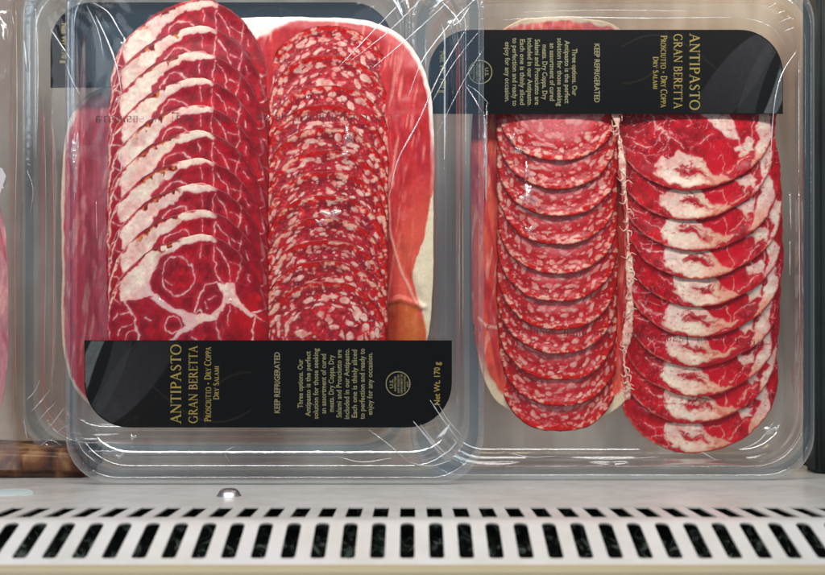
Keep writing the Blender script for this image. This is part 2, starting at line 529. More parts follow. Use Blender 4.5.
# ------------------------------------------------------------------ lettering
GL = {}
TK, TN = 0.15, 0.07
def arc(cx, cy, rx, ry, a0, a1, n=14):
    return [(cx + rx * math.cos(math.radians(a0 + (a1 - a0) * i / n)), cy + ry * math.sin(math.radians(a0 + (a1 - a0) * i / n))) for i in range(n + 1)]
def wv(pts, cx, cy):           # thicker where the bowl runs upright
    out = []
    n = len(pts)
    for i in range(n):
        a = pts[max(i - 1, 0)]; b = pts[min(i + 1, n - 1)]
        t = abs(b[1] - a[1]) / (math.hypot(b[0] - a[0], b[1] - a[1]) + 1e-9)
        out.append(TN + (TK - TN) * t)
    return out
def serif(x, y, w=0.26): return ([(x - w / 2, y), (x + w / 2, y)], 0.055)
def stem(x, w=TK): return [([(x, 0.0), (x, 1.0)], w), serif(x, .028), serif(x, .972)]
def glyph(c):
    if c == 'A': return .86, [([(.10, 0), (.42, 1)], TN), ([(.40, 1), (.74, 0)], TK), ([(.2, .36), (.62, .36)], TN), serif(.10, .028), serif(.74, .028)]
    if c == 'N': return .92, [([(.14, 0), (.14, 1)], TN), ([(.12, 1), (.76, 0)], TK), ([(.76, 0), (.76, 1)], TN), serif(.14, .028), serif(.12, .972, .2), serif(.76, .972)]
    if c == 'T': return .76, [([(.38, 0), (.38, 1)], TK), ([(.03, .965), (.73, .965)], .07), ([(.05, .99), (.05, .80)], .05), ([(.71, .99), (.71, .80)], .05), serif(.38, .028)]
    if c == 'I': return .36, stem(.18)
    if c == 'P':
        a = arc(.34, .735, .26, .235, 90, -90); return .68, stem(.18) + [([(.18, .97)] + a + [(.2, .5)], [TN] + wv(a, 0, 0) + [TN])]
    if c == 'R':
        a = arc(.34, .745, .24, .225, 90, -90); return .82, stem(.18) + [([(.18, .97)] + a + [(.2, .52)], [TN] + wv(a, 0, 0) + [TN]), ([(.36, .52), (.72, .02)], TK), ([(.66, .028), (.82, .028)], .05)]
    if c == 'B':
        a = arc(.34, .755, .22, .21, 90, -90); b = arc(.34, .285, .29, .255, 90, -90)
        return .72, stem(.18) + [([(.18, .965)] + a + [(.2, .545)], [TN] + wv(a, 0, 0) + [TN]), ([(.2, .54)] + b + [(.18, .03)], [TN] + wv(b, 0, 0) + [TN])]
    if c == 'E': return .64, stem(.18) + [([(.18, .965), (.56, .965)], .07), ([(.55, .99), (.55, .80)], .05), ([(.18, .52), (.48, .52)], .06), ([(.48, .60), (.48, .44)], .05), ([(.18, .035), (.6, .035)], .07), ([(.59, .01), (.59, .22)], .05)]
    if c == 'O':
        a = arc(.47, .5, .40, .49, 0, 360, 30); return .94, [(a, wv(a, 0, 0))]
    if c == 'C':
        a = arc(.47, .5, .40, .49, 48, 312, 24); return .84, [(a, wv(a, 0, 0)), ([(.74, .96), (.74, .76)], .05)]
    if c == 'G':
        a = arc(.47, .5, .40, .49, 48, 322, 24); return .94, [(a, wv(a, 0, 0)), ([(.74, .96), (.74, .76)], .05), ([(.78, .02), (.78, .42)], TK * .9), serif(.78, .42, .28)]
    if c == 'S':
        a = smoothpts([(.50, .80), (.36, .965), (.17, .90), (.12, .72), (.28, .56), (.46, .40), (.50, .20), (.36, .035), (.16, .08), (.09, .22)], 4)
        return .62, [([tuple(q) for q in a], [TN + (TK - TN) * math.sin(math.pi * i / (len(a) - 1)) ** 2 for i in range(len(a))])]
    if c == 'D':
        a = arc(.32, .5, .46, .47, 90, -90); return .88, stem(.18) + [([(.18, .97)] + a + [(.18, .03)], [TN] + wv(a, 0, 0) + [TN])]
    if c == 'U':
        a = arc(.45, .33, .28, .31, 180, 360); return .90, [([(.17, 1)] + a + [(.73, 1)], [TK] + [TK - (TK - TN) * i / len(a) for i in range(len(a))] + [TN]), serif(.17, .972), serif(.73, .972)]
    if c == 'Y': return .80, [([(.08, 1), (.40, .45)], TK), ([(.72, 1), (.40, .45)], TN), ([(.40, .48), (.40, 0)], TK), serif(.08, .972), serif(.72, .972), serif(.4, .028)]
    if c == 'L': return .62, stem(.18) + [([(.18, .035), (.58, .035)], .07), ([(.57, .01), (.57, .22)], .05)]
    if c == 'M': return 1.06, [([(.14, 0), (.18, 1)], TN), ([(.18, 1), (.52, .04)], TK), ([(.52, .04), (.86, 1)], TN), ([(.86, 1), (.92, 0)], TK), serif(.14, .028), serif(.92, .028)]
    if c == '*': return .5, [(arc(.25, .42, .06, .06, 0, 360, 10), .13)]
    return .34, []
def caps(text, height, length, bold=1.0):
    """serif capitals; lower-case letters are drawn as small capitals; fitted to length, origin at the baseline start"""
    mb = MB(); x = 0; k = 0
    for ch in text:
        s = 0.78 if ch.islower() else 1.0
        adv, st = glyph(ch.upper())
        for pts, w in st:
            ws = [q * s * bold for q in w] if hasattr(w, '__len__') else w * s * bold
            v, f = ribbon([(x + p[0] * s, p[1] * s) for p in pts], ws, 0.0)
            k += 1; mb.add(([(q[0], q[1], 0.006 * (k % 9)) for q in v], f))
        x += (adv + .05) * s
    sx = length / x
    return [(q[0] * sx, q[1] * height, q[2] * 3) for q in mb.V], mb.F

def plain(text, size, length=None, align='CENTER', xs=1.0):
    cu = bpy.data.curves.new('lettering', 'FONT'); cu.body = text; cu.size = size; cu.align_x = align; cu.resolution_u = 2; cu.offset = 0.012 * size
    ob = bpy.data.objects.new('lettering', cu); COL.objects.link(ob)
    dg = bpy.context.evaluated_depsgraph_get()
    me = bpy.data.meshes.new_from_object(ob.evaluated_get(dg))
    V = [tuple(v.co) for v in me.vertices]; F = [tuple(p.vertices) for p in me.polygons]
    bpy.data.objects.remove(ob); bpy.data.curves.remove(cu); bpy.data.meshes.remove(me)
    if length:
        xsx = [v[0] for v in V]; w = max(xsx) - min(xsx)
        V = [(v[0] * length / w, v[1], v[2]) for v in V]
    return V, F

DOT = {'L': '4444447', 'O': '7555557', 'T': '7222222', '0': '7555557', '2': '7117447', '3': '7113117', '4': '5557111', '8': '7557557', '6': '7447557', '9': '7557117', '7': '7112222', '1': '2622227',
       'U': '5555557', 'S': '7447117', 'D': '6555556', 'A': '2555755', 'E': '7447447', 'B': '6556556', 'Y': '5552222', '.': '0000002', ' ': '0000000'}
def dotted(text, height, length, seed):
    """ink-jet characters, 3 by 7 dots each, some dots weak or missing"""
    rnd = random.Random(seed); mb = MB()
    px = length / (len(text) * 4 - 1); ph = height / 7
    for i, ch in enumerate(text):
        fade = rnd.uniform(.55, 1.0)
        for r, row in enumerate(DOT[ch]):
            b = int(row)
            for c in range(3):
                if b & (4 >> c) and rnd.random() < .95:
                    x = (i * 4 + c + .5) * px + rnd.uniform(-.1, .1); y = (6 - r + .5) * ph + rnd.uniform(-.08, .08); q = fade * rnd.uniform(.75, 1.15)
                    w = px * .47 * q; h = ph * .54 * q
                    mb.add(([(x - w, y - h * .5, 0), (x - w * .5, y - h, 0), (x + w * .5, y - h, 0), (x + w, y - h * .5, 0), (x + w, y + h * .5, 0), (x + w * .5, y + h, 0), (x - w * .5, y + h, 0), (x - w, y + h * .5, 0)], [tuple(range(8))]))
    return mb.V, mb.F
def up(vf, x, y, z=0.0):
    """turn lettering to read upwards, baseline at x, start (or centre) at y"""
    return [(x - v[1], y + v[0], z + v[2]) for v in vf[0]], vf[1]

# ------------------------------------------------------------------ one package
def rrect(x0, y0, x1, y1, r, n=10, m=10):
    pts = []
    cs = [(x1 - r, y0 + r, -90), (x1 - r, y1 - r, 0), (x0 + r, y1 - r, 90), (x0 + r, y0 + r, 180)]
    for i, (cx, cy, a0) in enumerate(cs):
        for k in range(n + 1):
            a = math.radians(a0 + 90 * k / n); pts.append((cx + r * math.cos(a), cy + r * math.sin(a)))
        nx = cs[(i + 1) % 4]
        a = math.radians(a0 + 90)
        p0 = (cx + r * math.cos(a), cy + r * math.sin(a)); p1 = (nx[0] + r * math.cos(a), nx[1] + r * math.sin(a))
        for k in range(1, m): pts.append((p0[0] + (p1[0] - p0[0]) * k / m, p0[1] + (p1[1] - p0[1]) * k / m))
    return pts
def loft(loops, cap_first=False):
    V = []; F = []; n = len(loops[0][0])
    for pts, z in loops:
        for p in pts: V.append((p[0], p[1], z))
    for i in range(len(loops) - 1):
        for k in range(n):
            F.append((i * n + k, i * n + (k + 1) % n, (i + 1) * n + (k + 1) % n, (i + 1) * n + k))
    if cap_first: F.append(tuple(range(n))[::-1])
    return V, F

HX, HY = 209.5, 262.0
LXA, LXB = -191.0, 177.5          # printed band, left and right
def loc_of(cx, cy, z, sgn):
    """picture point on the film of a pack -> local pack coordinates"""
    def f(px, py, dz=0.0):
        q = P(px, py, z + dz)
        return ((q[0] - cx) * sgn, (q[1] - cy) * sgn, dz)
    return f

def build_pack(cx, cy, z, flip, label, seed, lab_bottom=-206.0, lab_top=-118.5, crease_glints=(), glare_bumps=(), dateline=None, tilt=0.0, lettered=True, lab_dx=0.0):
    sgn = -1 if flip else 1
    e = empty('meat_package', (cx, cy - HY, z))
    tag(e, label, 'meat package', 'clear trays of sliced cured meat')
    e.rotation_euler = (ROT @ Matrix.Rotation(tilt, 4, 'Z')).to_euler()
    off = (0, HY, 0)
    def T(V): return [(v[0] * sgn, v[1] * sgn + HY, v[2]) for v in V]
    rnd = random.Random(seed)
    # tray
    loops = [(rrect(-150, -160, 140, 200, 40), -40), (rrect(-184, -198, 170, 232, 42), -40), (rrect(-190, -205, 176, 239, 46), -37), (rrect(-192, -211, 179, 240, 47), -29),
             (rrect(-194, -222, 182, 242, 48), -19), (rrect(-194.5, -227, 183, 242.5, 49), -16.5), (rrect(-196, -233, 185, 243.5, 50), -15), (rrect(-197, -238, 187, 244.5, 51), -8),
             (rrect(-198, -242, 189, 246, 52), -2.0), (rrect(-199, -244, 190.5, 247, 53), 0.0), (rrect(-200.5, -246, 192.5, 248.5, 54), 0.6), (rrect(-202, -248, 195, 250, 48), -0.6)]
    v, f = loft(loops, True); tray = new_mesh('tray', T(v), f, M['tray'], e)
    loops = [(rrect(-202, -248, 195, 250, 48), -0.6), (rrect(-203, -250, 198, 251.5, 48), -1.4), (rrect(-204, -252, 201, 253.5, 48), -1.6), (rrect(-205, -255, 204, 256, 47), -1.2)]
    v, f = loft(loops); new_mesh('flange', T(v), f, M['flange'], tray)
    loops = [(rrect(-205, -255, 204, 256, 47), -1.2), (rrect(-206, -256.4, 205, 257.4, 46), 0.3), (rrect(-207, -258, 206, 259, 46), -0.6), (rrect(-208.4, -260.6, 208.2, 260.6, 47), -0.2),
             (rrect(-209.5, -262, 209.5, 262, 48), -1.6), (rrect(-209.8, -262.2, 209.8, 262.2, 48), -4.5), (rrect(-209, -261.4, 209, 261.4, 48), -4.8), (rrect(-208.4, -260.8, 208.4, 260.8, 47), -1.8)]
    v, f = loft(loops); new_mesh('rim', T(v), f, M['lip'], tray)
    # printed band under the film
    LA = LXA + lab_dx; LB = LXB + lab_dx
    ys = lab_bottom; yt = lab_top; r = 45.0; pts = []
    for k in range(13):
        a = math.radians(180 + 90 * k / 12); pts.append((LA + r + r * math.cos(a), ys + r + r * math.sin(a)))
    for k in range(13):
        a = math.radians(270 + 90 * k / 12); pts.append((LB - r + r * math.cos(a), ys + r + r * math.sin(a)))
    pts += [(LB, yt), (LA, yt)]
    n = len(pts)
    v = [(p[0], p[1], -3.0) for p in pts] + [(p[0], p[1], -3.5) for p in pts]
    f = [tuple(range(n)), tuple(range(n, 2 * n))[::-1]] + [(k, n + k, n + (k + 1) % n, (k + 1) % n) for k in range(n)]
    lab = new_mesh('label', T(v), f, M['label'], e, smooth=False)
    zt = -2.8; dy = lab_bottom + 206.0
    c0 = -274.5 + lab_dx            # picture x of the front pack to local x
    def L(px): return px + c0
    y0 = -202.0 + dy; yc = -162.0 + dy
    if lettered:
        mb = MB(); mb.add(up(caps('ANTIPASTO', 10.5, 80), L(180.5), y0, zt)); mb.add(up(caps('GRAN BERETTA', 8.8, 78, .95), L(197), y0 + .5, zt))
        new_mesh('title_lettering', T(mb.V), mb.F, M['gold'], lab, smooth=False)
        mb = MB(); mb.add(up(caps('Prosciutto * Dry Coppa', 6.6, 75, 1.2), L(210.5), y0 + 2, zt)); mb.add(up(caps('Dry Salami', 5.6, 34, 1.2), L(218.5), y0 + 24, zt))
        new_mesh('contents_lettering', T(mb.V), mb.F, M['gold'], lab, smooth=False)
        mb = MB()
        mb.add(up(plain('KEEP REFRIGERATED', 8.0, 61), L(279.5), yc + 1, zt))
        lines = ['Three options. Our', 'Antipasto is the perfect', 'solution for those seeking', 'an assortment of cured', 'meats. Dry Coppa, Dry', 'Salami and Prosciutto are', 'included in our Antipasto.', 'Each one is thinly sliced', 'to perfection and ready to', 'enjoy for any occasion.']
        for i, t in enumerate(lines):
            mb.add(up(plain(t, 7.4, 2.72 * len(t)), L(302.5 + 7.75 * i), yc, zt))
        new_mesh('description_lettering', T(mb.V), mb.F, M['pale_gold'], lab, smooth=False)
        mb = MB()
        mb.add(ribbon([(p[0], p[1]) for p in arc(L(398), yc, 12, 12, 0, 360, 40)], .9, zt))
        for i, (t, s, w) in enumerate([('U.S.', 5.2, 9), ('INSPECTED', 2.9, 15), ('AND PASSED BY', 2.7, 19), ('DEPARTMENT OF', 2.7, 19), ('AGRICULTURE', 2.7, 16), ('EST.', 2.8, 6)]):
            mb.add(up(plain(t, s, w), L(393.2 + 3.1 * i), yc, zt))
        new_mesh('inspection_seal', T(mb.V), mb.F, M['pale_gold'], lab, smooth=False)
    mb = MB(); mb.add(up(plain('Net Wt. 170 g', 8.6, 43), L(440), yc, zt))
    new_mesh('weight_lettering', T(mb.V), mb.F, M['gold'], lab, smooth=False)
    leaf_print(lab, lambda V: T([(v[0] + lab_dx, v[1], v[2]) for v in V]), dy)
    # lidding film
    nu, nv = 120, 150
    gx, gy = np.meshgrid(np.linspace(-206, 206, nu), np.linspace(-259, 259, nv), indexing='ij')
    edge = np.minimum(np.minimum(gx + 199, 190 - gx), np.minimum(gy + 244, 247 - gy))
    ins = sstep(-2, 16, edge)
    gz = 1.6 - 2.4 * ins
    amp = 0.5 + 1.0 * sstep(0.5, 0.8, fbm(gx / 60, gy / 60, seed + 5, 2))
    gz += ins * amp * (fbm(gx / 22, gy / 34, seed, 3) - 0.5) * 2.0
    # pull lines running into the corners
    for (qx, qy, an) in ((190, 247, 45), (-199, 247, 135), (190, -244, -45), (-199, -244, 225)):
        dx = gx - qx; dy_ = gy - qy; rr = np.hypot(dx, dy_); th = np.arctan2(dy_, dx)
        gz += 0.9 * np.exp(-(rr / 60) ** 2) * ins * np.sin(th * 26 + 3 * fbm(rr / 30, th * 3, seed, 2))
    V = np.stack([gx * sgn, gy * sgn + HY, gz], -1).reshape(-1, 3)
    # rounded film corners
    keep = np.ones((nu, nv), dtype=bool)
    ax = np.abs(gx) - (206 - 45); ay = np.abs(gy) - (259 - 45)
    keep[(ax > 0) & (ay > 0) & (np.hypot(ax, ay) > 45)] = False
    fidx = grid_faces(nu, nv); kv = keep.ravel()
    fidx = fidx[kv[fidx].all(1)]
    film = new_mesh('film', V, fidx, M['film'], e)
    fl = loc_of(cx, cy, z, sgn)
    if crease_glints:
        for pts, w in crease_glints:
            q = smoothpts([fl(px, py, 0.6) for px, py in pts], 8)
            nq = len(q)
            rs = [max(.10, w * math.sin(math.pi * min(1, (i + .5) / nq)) ** .7 * (.65 + .7 * rnd.random())) for i in range(nq)]
            vf = tube([tuple(a) for a in q], rs, 6, 0.8)
            new_mesh('crease', T(vf[0]), vf[1], M['crease'], film)
    if glare_bumps:  # film bumps shaped and placed to catch glare and glints
        for px, py, rx, ry, h in glare_bumps:
            q = fl(px, py, -0.2); vv = []; ff = []; k = 22; R = 9
            for i in range(R + 1):
                t = i / R
                for j in range(k):
                    a = 2 * math.pi * j / k
                    w = 1 + .32 * math.sin(3 * a + px) + .2 * math.sin(5 * a + py) + .14 * math.sin(9 * a + px * 3)
                    hh = h * (1 - t * t) * (1 + .25 * math.sin(4 * a + 6 * t + px))
                    vv.append((q[0] + rx * t * w * math.cos(a), q[1] + ry * t * w * math.sin(a), q[2] + hh))
            for i in range(R):
                for j in range(k): ff.append((i * k + j, (i + 1) * k + j, (i + 1) * k + (j + 1) % k, i * k + (j + 1) % k))
            new_mesh('blister', T(vv), ff, M['blister'], film)
    if dateline:
        px0, py0, px1, py1, text = dateline
        a = fl(px0, py0, .9); b = fl(px1, py1, .9)
        ln = math.hypot(b[0] - a[0], b[1] - a[1])
        vf = dotted(text, 6.6, ln, seed)
        sg = 1 if b[0] > a[0] else -1
        vv = [(a[0] + sg * v[0], a[1] + sg * v[1] + (b[1] - a[1]) * v[0] / ln, 1.2) for v in vf[0]]
        new_mesh('date_print', T(vv), vf[1], M['ink'], film, smooth=False)
    return e
M['blister'] = clear('raised film', (1, 1, 1), 0.05, (.9, .9, 1), 0.30, 0.9, 1.6, 0.24, bump=0.6, bscale=420)

def leaf_material():
    m, nt, out = mat('grey label artwork')
    at = N(nt, 'ShaderNodeAttribute'); at.attribute_name = 'pattern'
    p = N(nt, 'ShaderNodeBsdfPrincipled'); p.inputs['Roughness'].default_value = 0.4; p.inputs['Specular IOR Level'].default_value = 0.12
    nt.links.new(at.outputs['Color'], p.inputs['Base Color']); nt.links.new(p.outputs[0], out.inputs[0])
    return m
M['leaf'] = leaf_material()
def leaf_print(lab, T, dy):
    """printed overlapping grey leaf shapes at the left end of the band, as a fine grid clipped to the band"""
    nx, ny = 190, 88
    X, Y = np.meshgrid(np.linspace(LXA + .6, LXA + 168, nx), np.linspace(-205.4 + dy, -119.2 + dy, ny), indexing='ij')
    x = X + 274.5; y = 340 + (-118.5 + dy - Y)         # picture coordinates on the front pack
    def lens(ax, ay, bx, by, w):
        vx, vy = bx - ax, by - ay; Ln = math.hypot(vx, vy)
        t = ((x - ax) * vx + (y - ay) * vy) / Ln / Ln; d = ((x - ax) * -vy + (y - ay) * vx) / Ln
        h = w * np.sqrt(np.clip(4 * t * (1 - t), 0, 1))
        return sstep(-.8, .8, h - np.abs(d)) * ((t > 0) & (t < 1)), t
    base = np.full(x.shape + (3,), 8 / 255.)
    base = mixc(base, [24/255., 22/255., 20/255.], sstep(235, 90, x) * .8)
    a, t = lens(66, 448, 130, 318, 17); base = mixc(base, [60/255., 62/255., 66/255.], a * (.8 - .4 * t))
    a, t = lens(97, 424, 178, 318, 21); base = mixc(base, [58/255., 58/255., 62/255.], a * (.8 - .55 * np.clip(t, 0, 1)))
    a, t = lens(78, 392, 108, 320, 9); base = mixc(base, [98/255., 104/255., 106/255.], a * .8)
    a, t = lens(86, 408, 112, 330, 6); base = mixc(base, [14/255., 14/255., 15/255.], a)
    ln = np.abs(y - (384 + 38 * np.sin((x - 150) / 42.0)) + 0 * x); base = mixc(base, [50/255., 48/255., 44/255.], sstep(1.6, .2, ln) * .6 * (x > 150))
    ln = np.abs(np.hypot(x - 248, y - 416) - 44); base = mixc(base, [58/255., 50/255., 34/255.], sstep(1.5, .2, ln) * .55)
    base *= (.9 + .2 * fbm(x / 3, y / 3, 4, 2))[..., None]
    Z = np.full(x.shape, -2.92)
    V = np.stack([X, Y, Z], -1).reshape(-1, 3)
    f = grid_faces(nx, ny)
    cxx, cyy = LXA + 45, -206 + dy + 45
    ok = ~((X < cxx) & (Y < cyy) & (np.hypot(X - cxx, Y - cyy) > 44.3)).ravel()
    f = f[ok[f].all(1)]
    V = np.array(T([tuple(q) for q in V]))
    me = fast_mesh('leaf_artwork', V, f, M['leaf'], np.concatenate([lin(np.clip(base, 0, 1)).reshape(-1, 3), np.ones((nx * ny, 1))], 1))
    o = bpy.data.objects.new('leaf_artwork', me); COL.objects.link(o); o.parent = lab

LOT = 'LOT L023240886 USDA EST. 47048L BEST BY 20240319'
CR1 = [  # upper right corner of the front pack, upper left corner, lower right corner, tray edge
    ([(409, -6), (372, 32), (334, 72)], .55), ([(424, -4), (390, 30), (349, 62)], .45), ([(452, -2), (408, 38), (371, 69)], .55),
    ([(478, -4), (452, 22), (424, 58), (408, 97)], .75), ([(470, 22), (441, 72), (418, 122), (398, 160), (389, 198)], .75),
    ([(480, 30), (452, 66), (428, 110)], .35), ([(484, 48), (462, 84), (434, 140)], .3), ([(452, 26), (461, 20), (470, 6)], .9),
    ([(466, 86), (474, 98), (482, 112)], .7), ([(440, 0), (452, 12), (462, 26)], .6),
    ([(92, 2), (108, 12), (118, 28), (124, 38)], .6), ([(95, 14), (108, 42), (117, 68), (122, 96)], .8), ([(66, 64), (72, 80), (81, 96)], .4),
    ([(122, 152), (121, 172)], .8), ([(86, 4), (98, 30), (104, 60)], .3),
    ([(413, 421), (426, 436), (444, 458)], 1.0), ([(420, 424), (434, 442), (450, 458)], .6), ([(430, 400), (442, 418), (458, 440)], .8), ([(437, 402), (448, 420), (462, 436)], .5),
    ([(369, 430), (388, 444), (408, 461)], .5), ([(336, 456), (362, 462), (392, 458)], .7), ([(408, 462), (430, 466), (452, 460)], .6),
    ([(96, 462), (84, 452), (76, 438)], .5), ([(230, 463), (225, 452), (236, 446)], .3), ([(96, 200), (97, 240)], .35)]
BL1 = [(75, 162, 3.2, 30, 1.7), (308, 98, 2, 2.5, 1.2), (117, 100, 1.8, 3, 1.2), (300, 268, 2.2, 2, 1.1), (268, 118, 1.6, 3, 1.1), (362, 250, 2.2, 1.6, 1.1), (230, 300, 2.4, 1.8, 1.0), (160, 300, 3, 1.8, 1.0), (348, 137, 5, 9, 3.2), (345, 155, 3.5, 4.5, 2.2), (332, 214, 9, 5, 2.6), (320, 222, 4, 3, 1.6), (124, 44, 3, 6, 2), (133, 437, 3, 2.6, 1.8), (119, 456, 4, 2, 1.6), (452, 24, 4, 7, 2.2)]
CR2 = [([(797, 50), (782, 74), (774, 108), (770, 172)], .8), ([(484, 112), (486, 150), (486, 200)], 1.5), ([(489, 104), (478, 92), (466, 84)], .5),  # some strokes draw glare on the tray walls, others are folds
       ([(790, 192), (791, 230)], .8), ([(790, 240), (790, 276)], .6), ([(799, 60), (799, 180)], .6), ([(799, 185), (800, 330)], .5),
       ([(740, 450), (760, 440), (775, 420)], .5), ([(702, 452), (716, 460)], .6),
       ([(560, 457), (610, 459), (660, 457)], .6), ([(500, 451), (530, 457), (556, 456)], .4)]
CR2 += [([(500, 20), (560, 17), (640, 18), (742, 17)], .55), ([(520, 12), (600, 10), (700, 11)], .3), ([(742, 17), (770, 26), (786, 46)], .4), ([(776, 14), (786, 10)], .5), ([(780, 22), (791, 17)], .5), ([(784, 31), (795, 27)], .5), ([(768, 8), (776, 3)], .5)]  # long strokes draw light streaks along the top wall of the tray
BL2 = [(485.5, 156, 2.6, 42, 1.6), (520, 150, 6, 3, 2.2), (527, 172, 3, 8, 2.6), (528, 196, 7, 10, 3.4), (530, 230, 4, 4, 1.8), (512, 138, 3, 4, 1.6), (770, 430, 6, 4, 2)]
CR3 = [([(16, 0), (17, 120), (15, 240), (16, 400)], .55), ([(35, 4), (38, 60), (37, 140)], .6), ([(44, 110), (46, 220), (44, 380)], .35), ([(52, 100), (54, 240), (52, 400)], .3), ([(27, 170), (33, 190), (30, 215)], .5), ([(24, 40), (27, 70)], 1.3), ([(26, 400), (34, 392), (40, 380)], .5), ([(31, 412), (40, 402), (50, 390)], .6), ([(36, 424), (46, 412), (56, 402)], .5), ([(44, 432), (52, 424), (64, 408)], .6), ([(52, 440), (60, 430), (70, 424)], .5),  # upright strokes draw reflections along the left edge of the tray
       ([(50, 28), (62, 46), (74, 64)], .7), ([(24, 420), (27, 440)], .9), ([(30, 30), (29, 100)], .6), ([(38, 448), (50, 440), (62, 446)], .6)]
build_pack(-138.0, 65.5, 0.0, False, 'front left clear tray with its black band along the bottom, salami right of coppa', 3, crease_glints=CR1, glare_bumps=BL1, dateline=(392, 114, 96, 116, LOT))
build_pack(208.0, 62.0, -42.0, True, 'right-hand clear tray with its black band along the top, coppa right of salami', 5, lab_dx=14.0, crease_glints=CR2, glare_bumps=BL2, dateline=(473, 331, 762, 346, LOT))
build_pack(-212.0, 81.0, -84.0, True, 'clear tray mostly hidden behind the front left tray, showing only its left edge', 9, lab_bottom=-226.0, lab_top=-134.0, crease_glints=CR3, lettered=False)

# ------------------------------------------------------------------ slices
def disk_grid(n):
    a, b = np.meshgrid(np.linspace(-1, 1, n), np.linspace(-1, 1, n), indexing='ij')
    r = np.where(np.abs(a) > np.abs(b), a, b)
    with np.errstate(divide='ignore', invalid='ignore'):
        ph = np.where(np.abs(a) > np.abs(b), (math.pi / 4) * (b / np.where(a == 0, 1, a)), math.pi / 2 - (math.pi / 4) * (a / np.where(b == 0, 1, b)))
    return r * np.cos(ph), r * np.sin(ph)
def ring_idx(n):
    a = np.arange(n * n).reshape(n, n)
    return np.concatenate([a[:-1, 0], a[-1, :-1], a[1:, -1][::-1], a[0, 1:][::-1]])

def make_slice(name, n, hw, hh, cx, cy, z, pattern, m, seed, wob=1.5, droopc=None, droopw=None, droop=8.0, curl=1.4, thick=1.5, power=2.2, ends=None, outline=None, free=1):
    """a thin slice centred at layout (cx, cy, z); pattern(dx, dy_down) in units from the slice centre"""
    ux, uy = disk_grid(n)
    rr = np.hypot(ux, uy); th = np.arctan2(uy, ux)
    R = 1.0 / (np.abs(np.cos(th)) ** power + np.abs(np.sin(th)) ** power) ** (1 / power)
    if outline is not None:
        q = np.array(outline, dtype=float); q = np.array(smoothpts(list(q) + [q[0]], 8))
        ta = np.arctan2(-q[:, 1], q[:, 0]); ra = np.hypot(q[:, 0], q[:, 1]); od = np.argsort(ta); ta = ta[od]; ra = ra[od]
        R = np.interp(th, np.concatenate([ta - 2 * math.pi, ta, ta + 2 * math.pi]), np.tile(ra, 3)); hw = hh = 1.0
    wn = (fbm(np.cos(th) * 2.2 + 5, np.sin(th) * 2.2 + 5, seed, 3) - .5) * 2
    fine = (vnoise(np.cos(th) * 16 + 40, np.sin(th) * 16 + 40, seed + 3) - .5) * 2
    S = R * (1 + wob / 80. * wn + .35 * wob / 80. * fine)
    x = ux * S * hw; y = uy * S * hh
    rgb_, hgt = pattern(x, -y, rr, th, seed)
    dw = droopw; dc = droopc if droopc is not None else cx
    q = np.clip(np.abs((x + cx - dc) / dw), 0, 1.12)
    zz = -droop * q ** 3.2 + hgt
    zz += curl * sstep(.80, .99, rr) * sstep(.25, .8, np.sin(th) * free) * (.35 + 1.1 * vnoise(np.cos(th) * 5, np.sin(th) * 5, seed + 9))
    zz += .35 * (fbm(x / 14, y / 14, 77, 2) - .5)
    if ends:                     # the fan rolls back at its far end
        yy = (y + cy - ends[0]) * ends[1]
        zz -= 2.0 * sstep(0, 40, yy) ** 1.6
    V = np.stack([x, y, zz], -1).reshape(-1, 3)
    F4 = grid_faces(n, n)
    ring = ring_idx(n); k = len(ring); base = len(V)
    v1 = V[ring].copy(); v1[:, :2] *= 1.004; v1[:, 2] -= thick * .5
    v2 = V.copy(); v2[:, 2] -= thick
    V = np.concatenate([V, v1, v2])
    i = np.arange(k); j = (i + 1) % k
    q1 = np.stack([ring[i], base + i, base + j, ring[j]], -1); q2 = np.stack([base + i, base + k + ring[i], base + k + ring[j], base + j], -1)
    F4 = np.concatenate([F4, F4[:, ::-1] + base + k, q1, q2])
    col = lin(np.clip(rgb_, 0, 1)).reshape(-1, 3)
    col = np.concatenate([col, col[ring], col])
    rgba = np.concatenate([col, np.ones((len(col), 1))], 1)
    me = fast_mesh(name, V, F4, m, rgba)
    o = bpy.data.objects.new(name, me); COL.objects.link(o)
    o.location = W(cx, cy, z); o.rotation_euler = (math.pi / 2 - PITCH, 0, 0)
    return o

def c9(pts): return [(90 + a / 3.965 - 187.5, 200 + b / 3.965 - 318.0) for a, b in pts]
def c10(pts): return [(610 + a / 3.965 - 702.0, 100 + b / 3.965 - 113.0) for a, b in pts]
def circ(x, y, r, n=14, ry=None): return [(x + r * math.cos(2 * math.pi * i / n), y + (ry or r) * math.sin(2 * math.pi * i / n)) for i in range(n + 1)]

